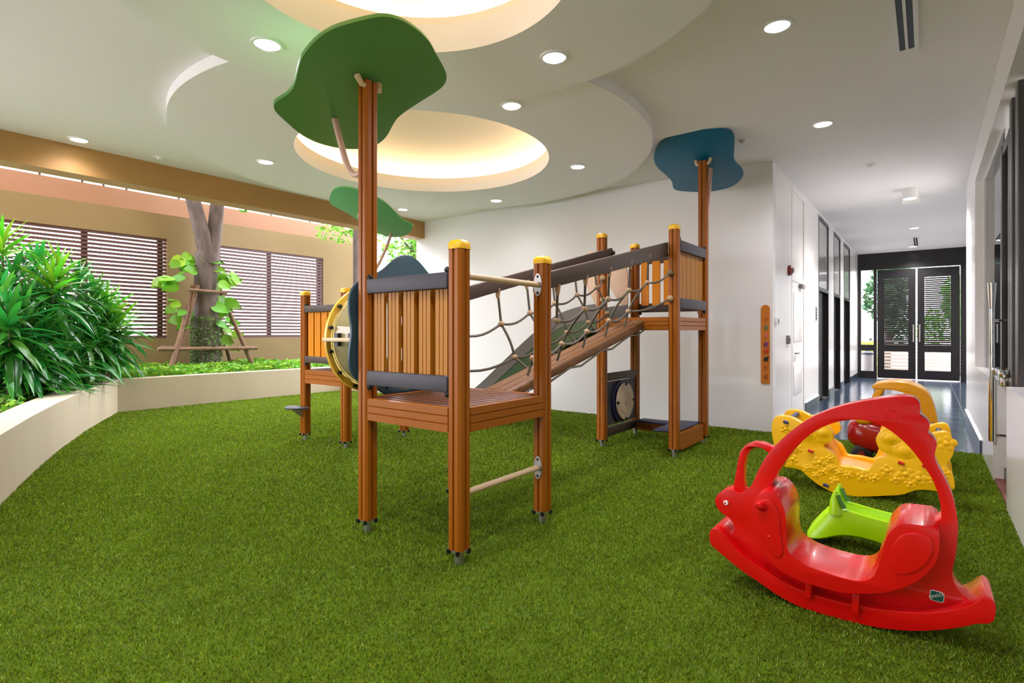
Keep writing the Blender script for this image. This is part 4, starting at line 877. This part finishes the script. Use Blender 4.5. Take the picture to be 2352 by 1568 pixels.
sb_ = lb.modifiers.new('subdivision', 'SUBSURF'); sb_.levels = 1; sb_.render_levels = 1
for s_ in (-1, 1):
    obj('horn', MB().tube([(-.435, 3.87 + s_ * .088, .21), (-.44, 3.87 + s_ * .088, .29), (-.438, 3.87 + s_ * .088, .345)], [.04, .028, .009], 10), 'lime', LG, smooth=60)
    obj('grip', MB().tube([(-.425, 3.87 + s_ * .088 - .016, .325), (-.41, 3.87 + s_ * .088 - .022, .285), (-.39, 3.87 + s_ * .088 - .022, .255)], .013, 8), 'lime_dark', LG, smooth=60)
for (wx, wy, wr_) in ((-.52, 3.81, .03), (-.50, 3.93, .03), (.02, 3.78, .03), (.02, 3.96, .03)):
    w = obj('wheel', MB().lathe([(.001, -.018), (wr_ * .8, -.018), (wr_, -.01), (wr_, .01), (wr_ * .8, .018), (.001, .018)], (wx, wy, wr_), 18, 'y'), 'black', LG, smooth=40)
    obj('axle', MB().tube([(wx, wy, wr_), (wx, wy, .1)], .012, 8), 'lime_dark', w)
# --- toy car
CR = root('toy_car', (-.22, 6.55, 0), 'red toddler car with yellow roof behind the yellow rocker', 'toy car')
def cs(x, w, z0, z1):
    yc = 6.62; p = []
    for a, b in [(-1, .12), (-1.02, .5), (-.94, .85), (-.75, 1), (.75, 1), (.94, .85), (1.02, .5), (1, .12), (.8, 0), (-.8, 0)]: p.append((x, yc + a * w, z0 + (z1 - z0) * b))
    return p
body = obj('body', MB().loft([cs(-.66, .12, .22, .34), cs(-.63, .2, .17, .40), cs(-.55, .25, .13, .44), cs(-.42, .27, .10, .44), cs(-.30, .275, .09, .40), cs(-.12, .275, .09, .38), cs(-.02, .275, .12, .40), cs(.07, .26, .16, .41), cs(.12, .18, .2, .36)]), 'car_red', CR, smooth=60)
mm = body.modifiers.new('subdivision', 'SUBSURF'); mm.levels = 1; mm.render_levels = 1
obj('cabin_floor', box(-.36, .0, 6.42, 6.82, .38, .405), 'black', CR)
roof = [(-.435, .752), (-.425, .783), (-.319, .814), (-.182, .822), (-.065, .783), (.016, .719), (.055, .60), (.09, .40), (-.02, .40), (-.05, .61), (-.115, .695), (-.233, .737), (-.319, .745), (-.40, .735)]
obj('roof', MB().prism(smooth_loop(roof, 1), XZ, 6.38, 6.86), 'car_yellow', CR, bevel=.03, seg=3)
for y in (6.38, 6.80): obj('front_pillar', MB().add([(-.53, y, .42), (-.47, y, .42), (-.33, y, .745), (-.40, y, .745), (-.53, y + .05, .42), (-.47, y + .05, .42), (-.33, y + .05, .745), (-.40, y + .05, .745)], [(0, 1, 2, 3), (7, 6, 5, 4), (0, 4, 5, 1), (1, 5, 6, 2), (2, 6, 7, 3), (3, 7, 4, 0)]), 'car_yellow', CR, bevel=.012)
for y in (6.42, 6.82): obj('headlight', MB().ball((-.50, y, .425), (.075, .06, .05), 14, 10), 'car_yellow', CR, smooth=60)
c = on_y(2142, 974, 6.375); lo = obj('badge', MB().prism([(c.x + .026 * math.cos(2 * PI * k / 20), c.z + .015 * math.sin(2 * PI * k / 20)) for k in range(20)], XZ, 6.372, 6.38), 'alarm', CR)
obj('badge_face', MB().prism([(c.x + .021 * math.cos(2 * PI * k / 20), c.z + .011 * math.sin(2 * PI * k / 20)) for k in range(20)], XZ, 6.37, 6.373), 'white', lo)
for (wx, wy) in ((-.52, 6.42), (-.52, 6.82), (.0, 6.42), (.0, 6.82)):
    w = obj('wheel', MB().lathe([(.001, -.035), (.07, -.035), (.088, -.025), (.088, .025), (.07, .035), (.001, .035)], (wx, wy, .088), 24, 'y'), 'black', CR, smooth=40)
    obj('hub', MB().lathe([(.001, -.045), (.03, -.042), (.035, -.03)], (wx, wy, .088), 14, 'y'), 'alarm', w, smooth=40)
    obj('fork', MB().tube([(wx + .02, wy, .12), (wx + .02, wy, .24)], .02, 8), 'grey_plastic', w)
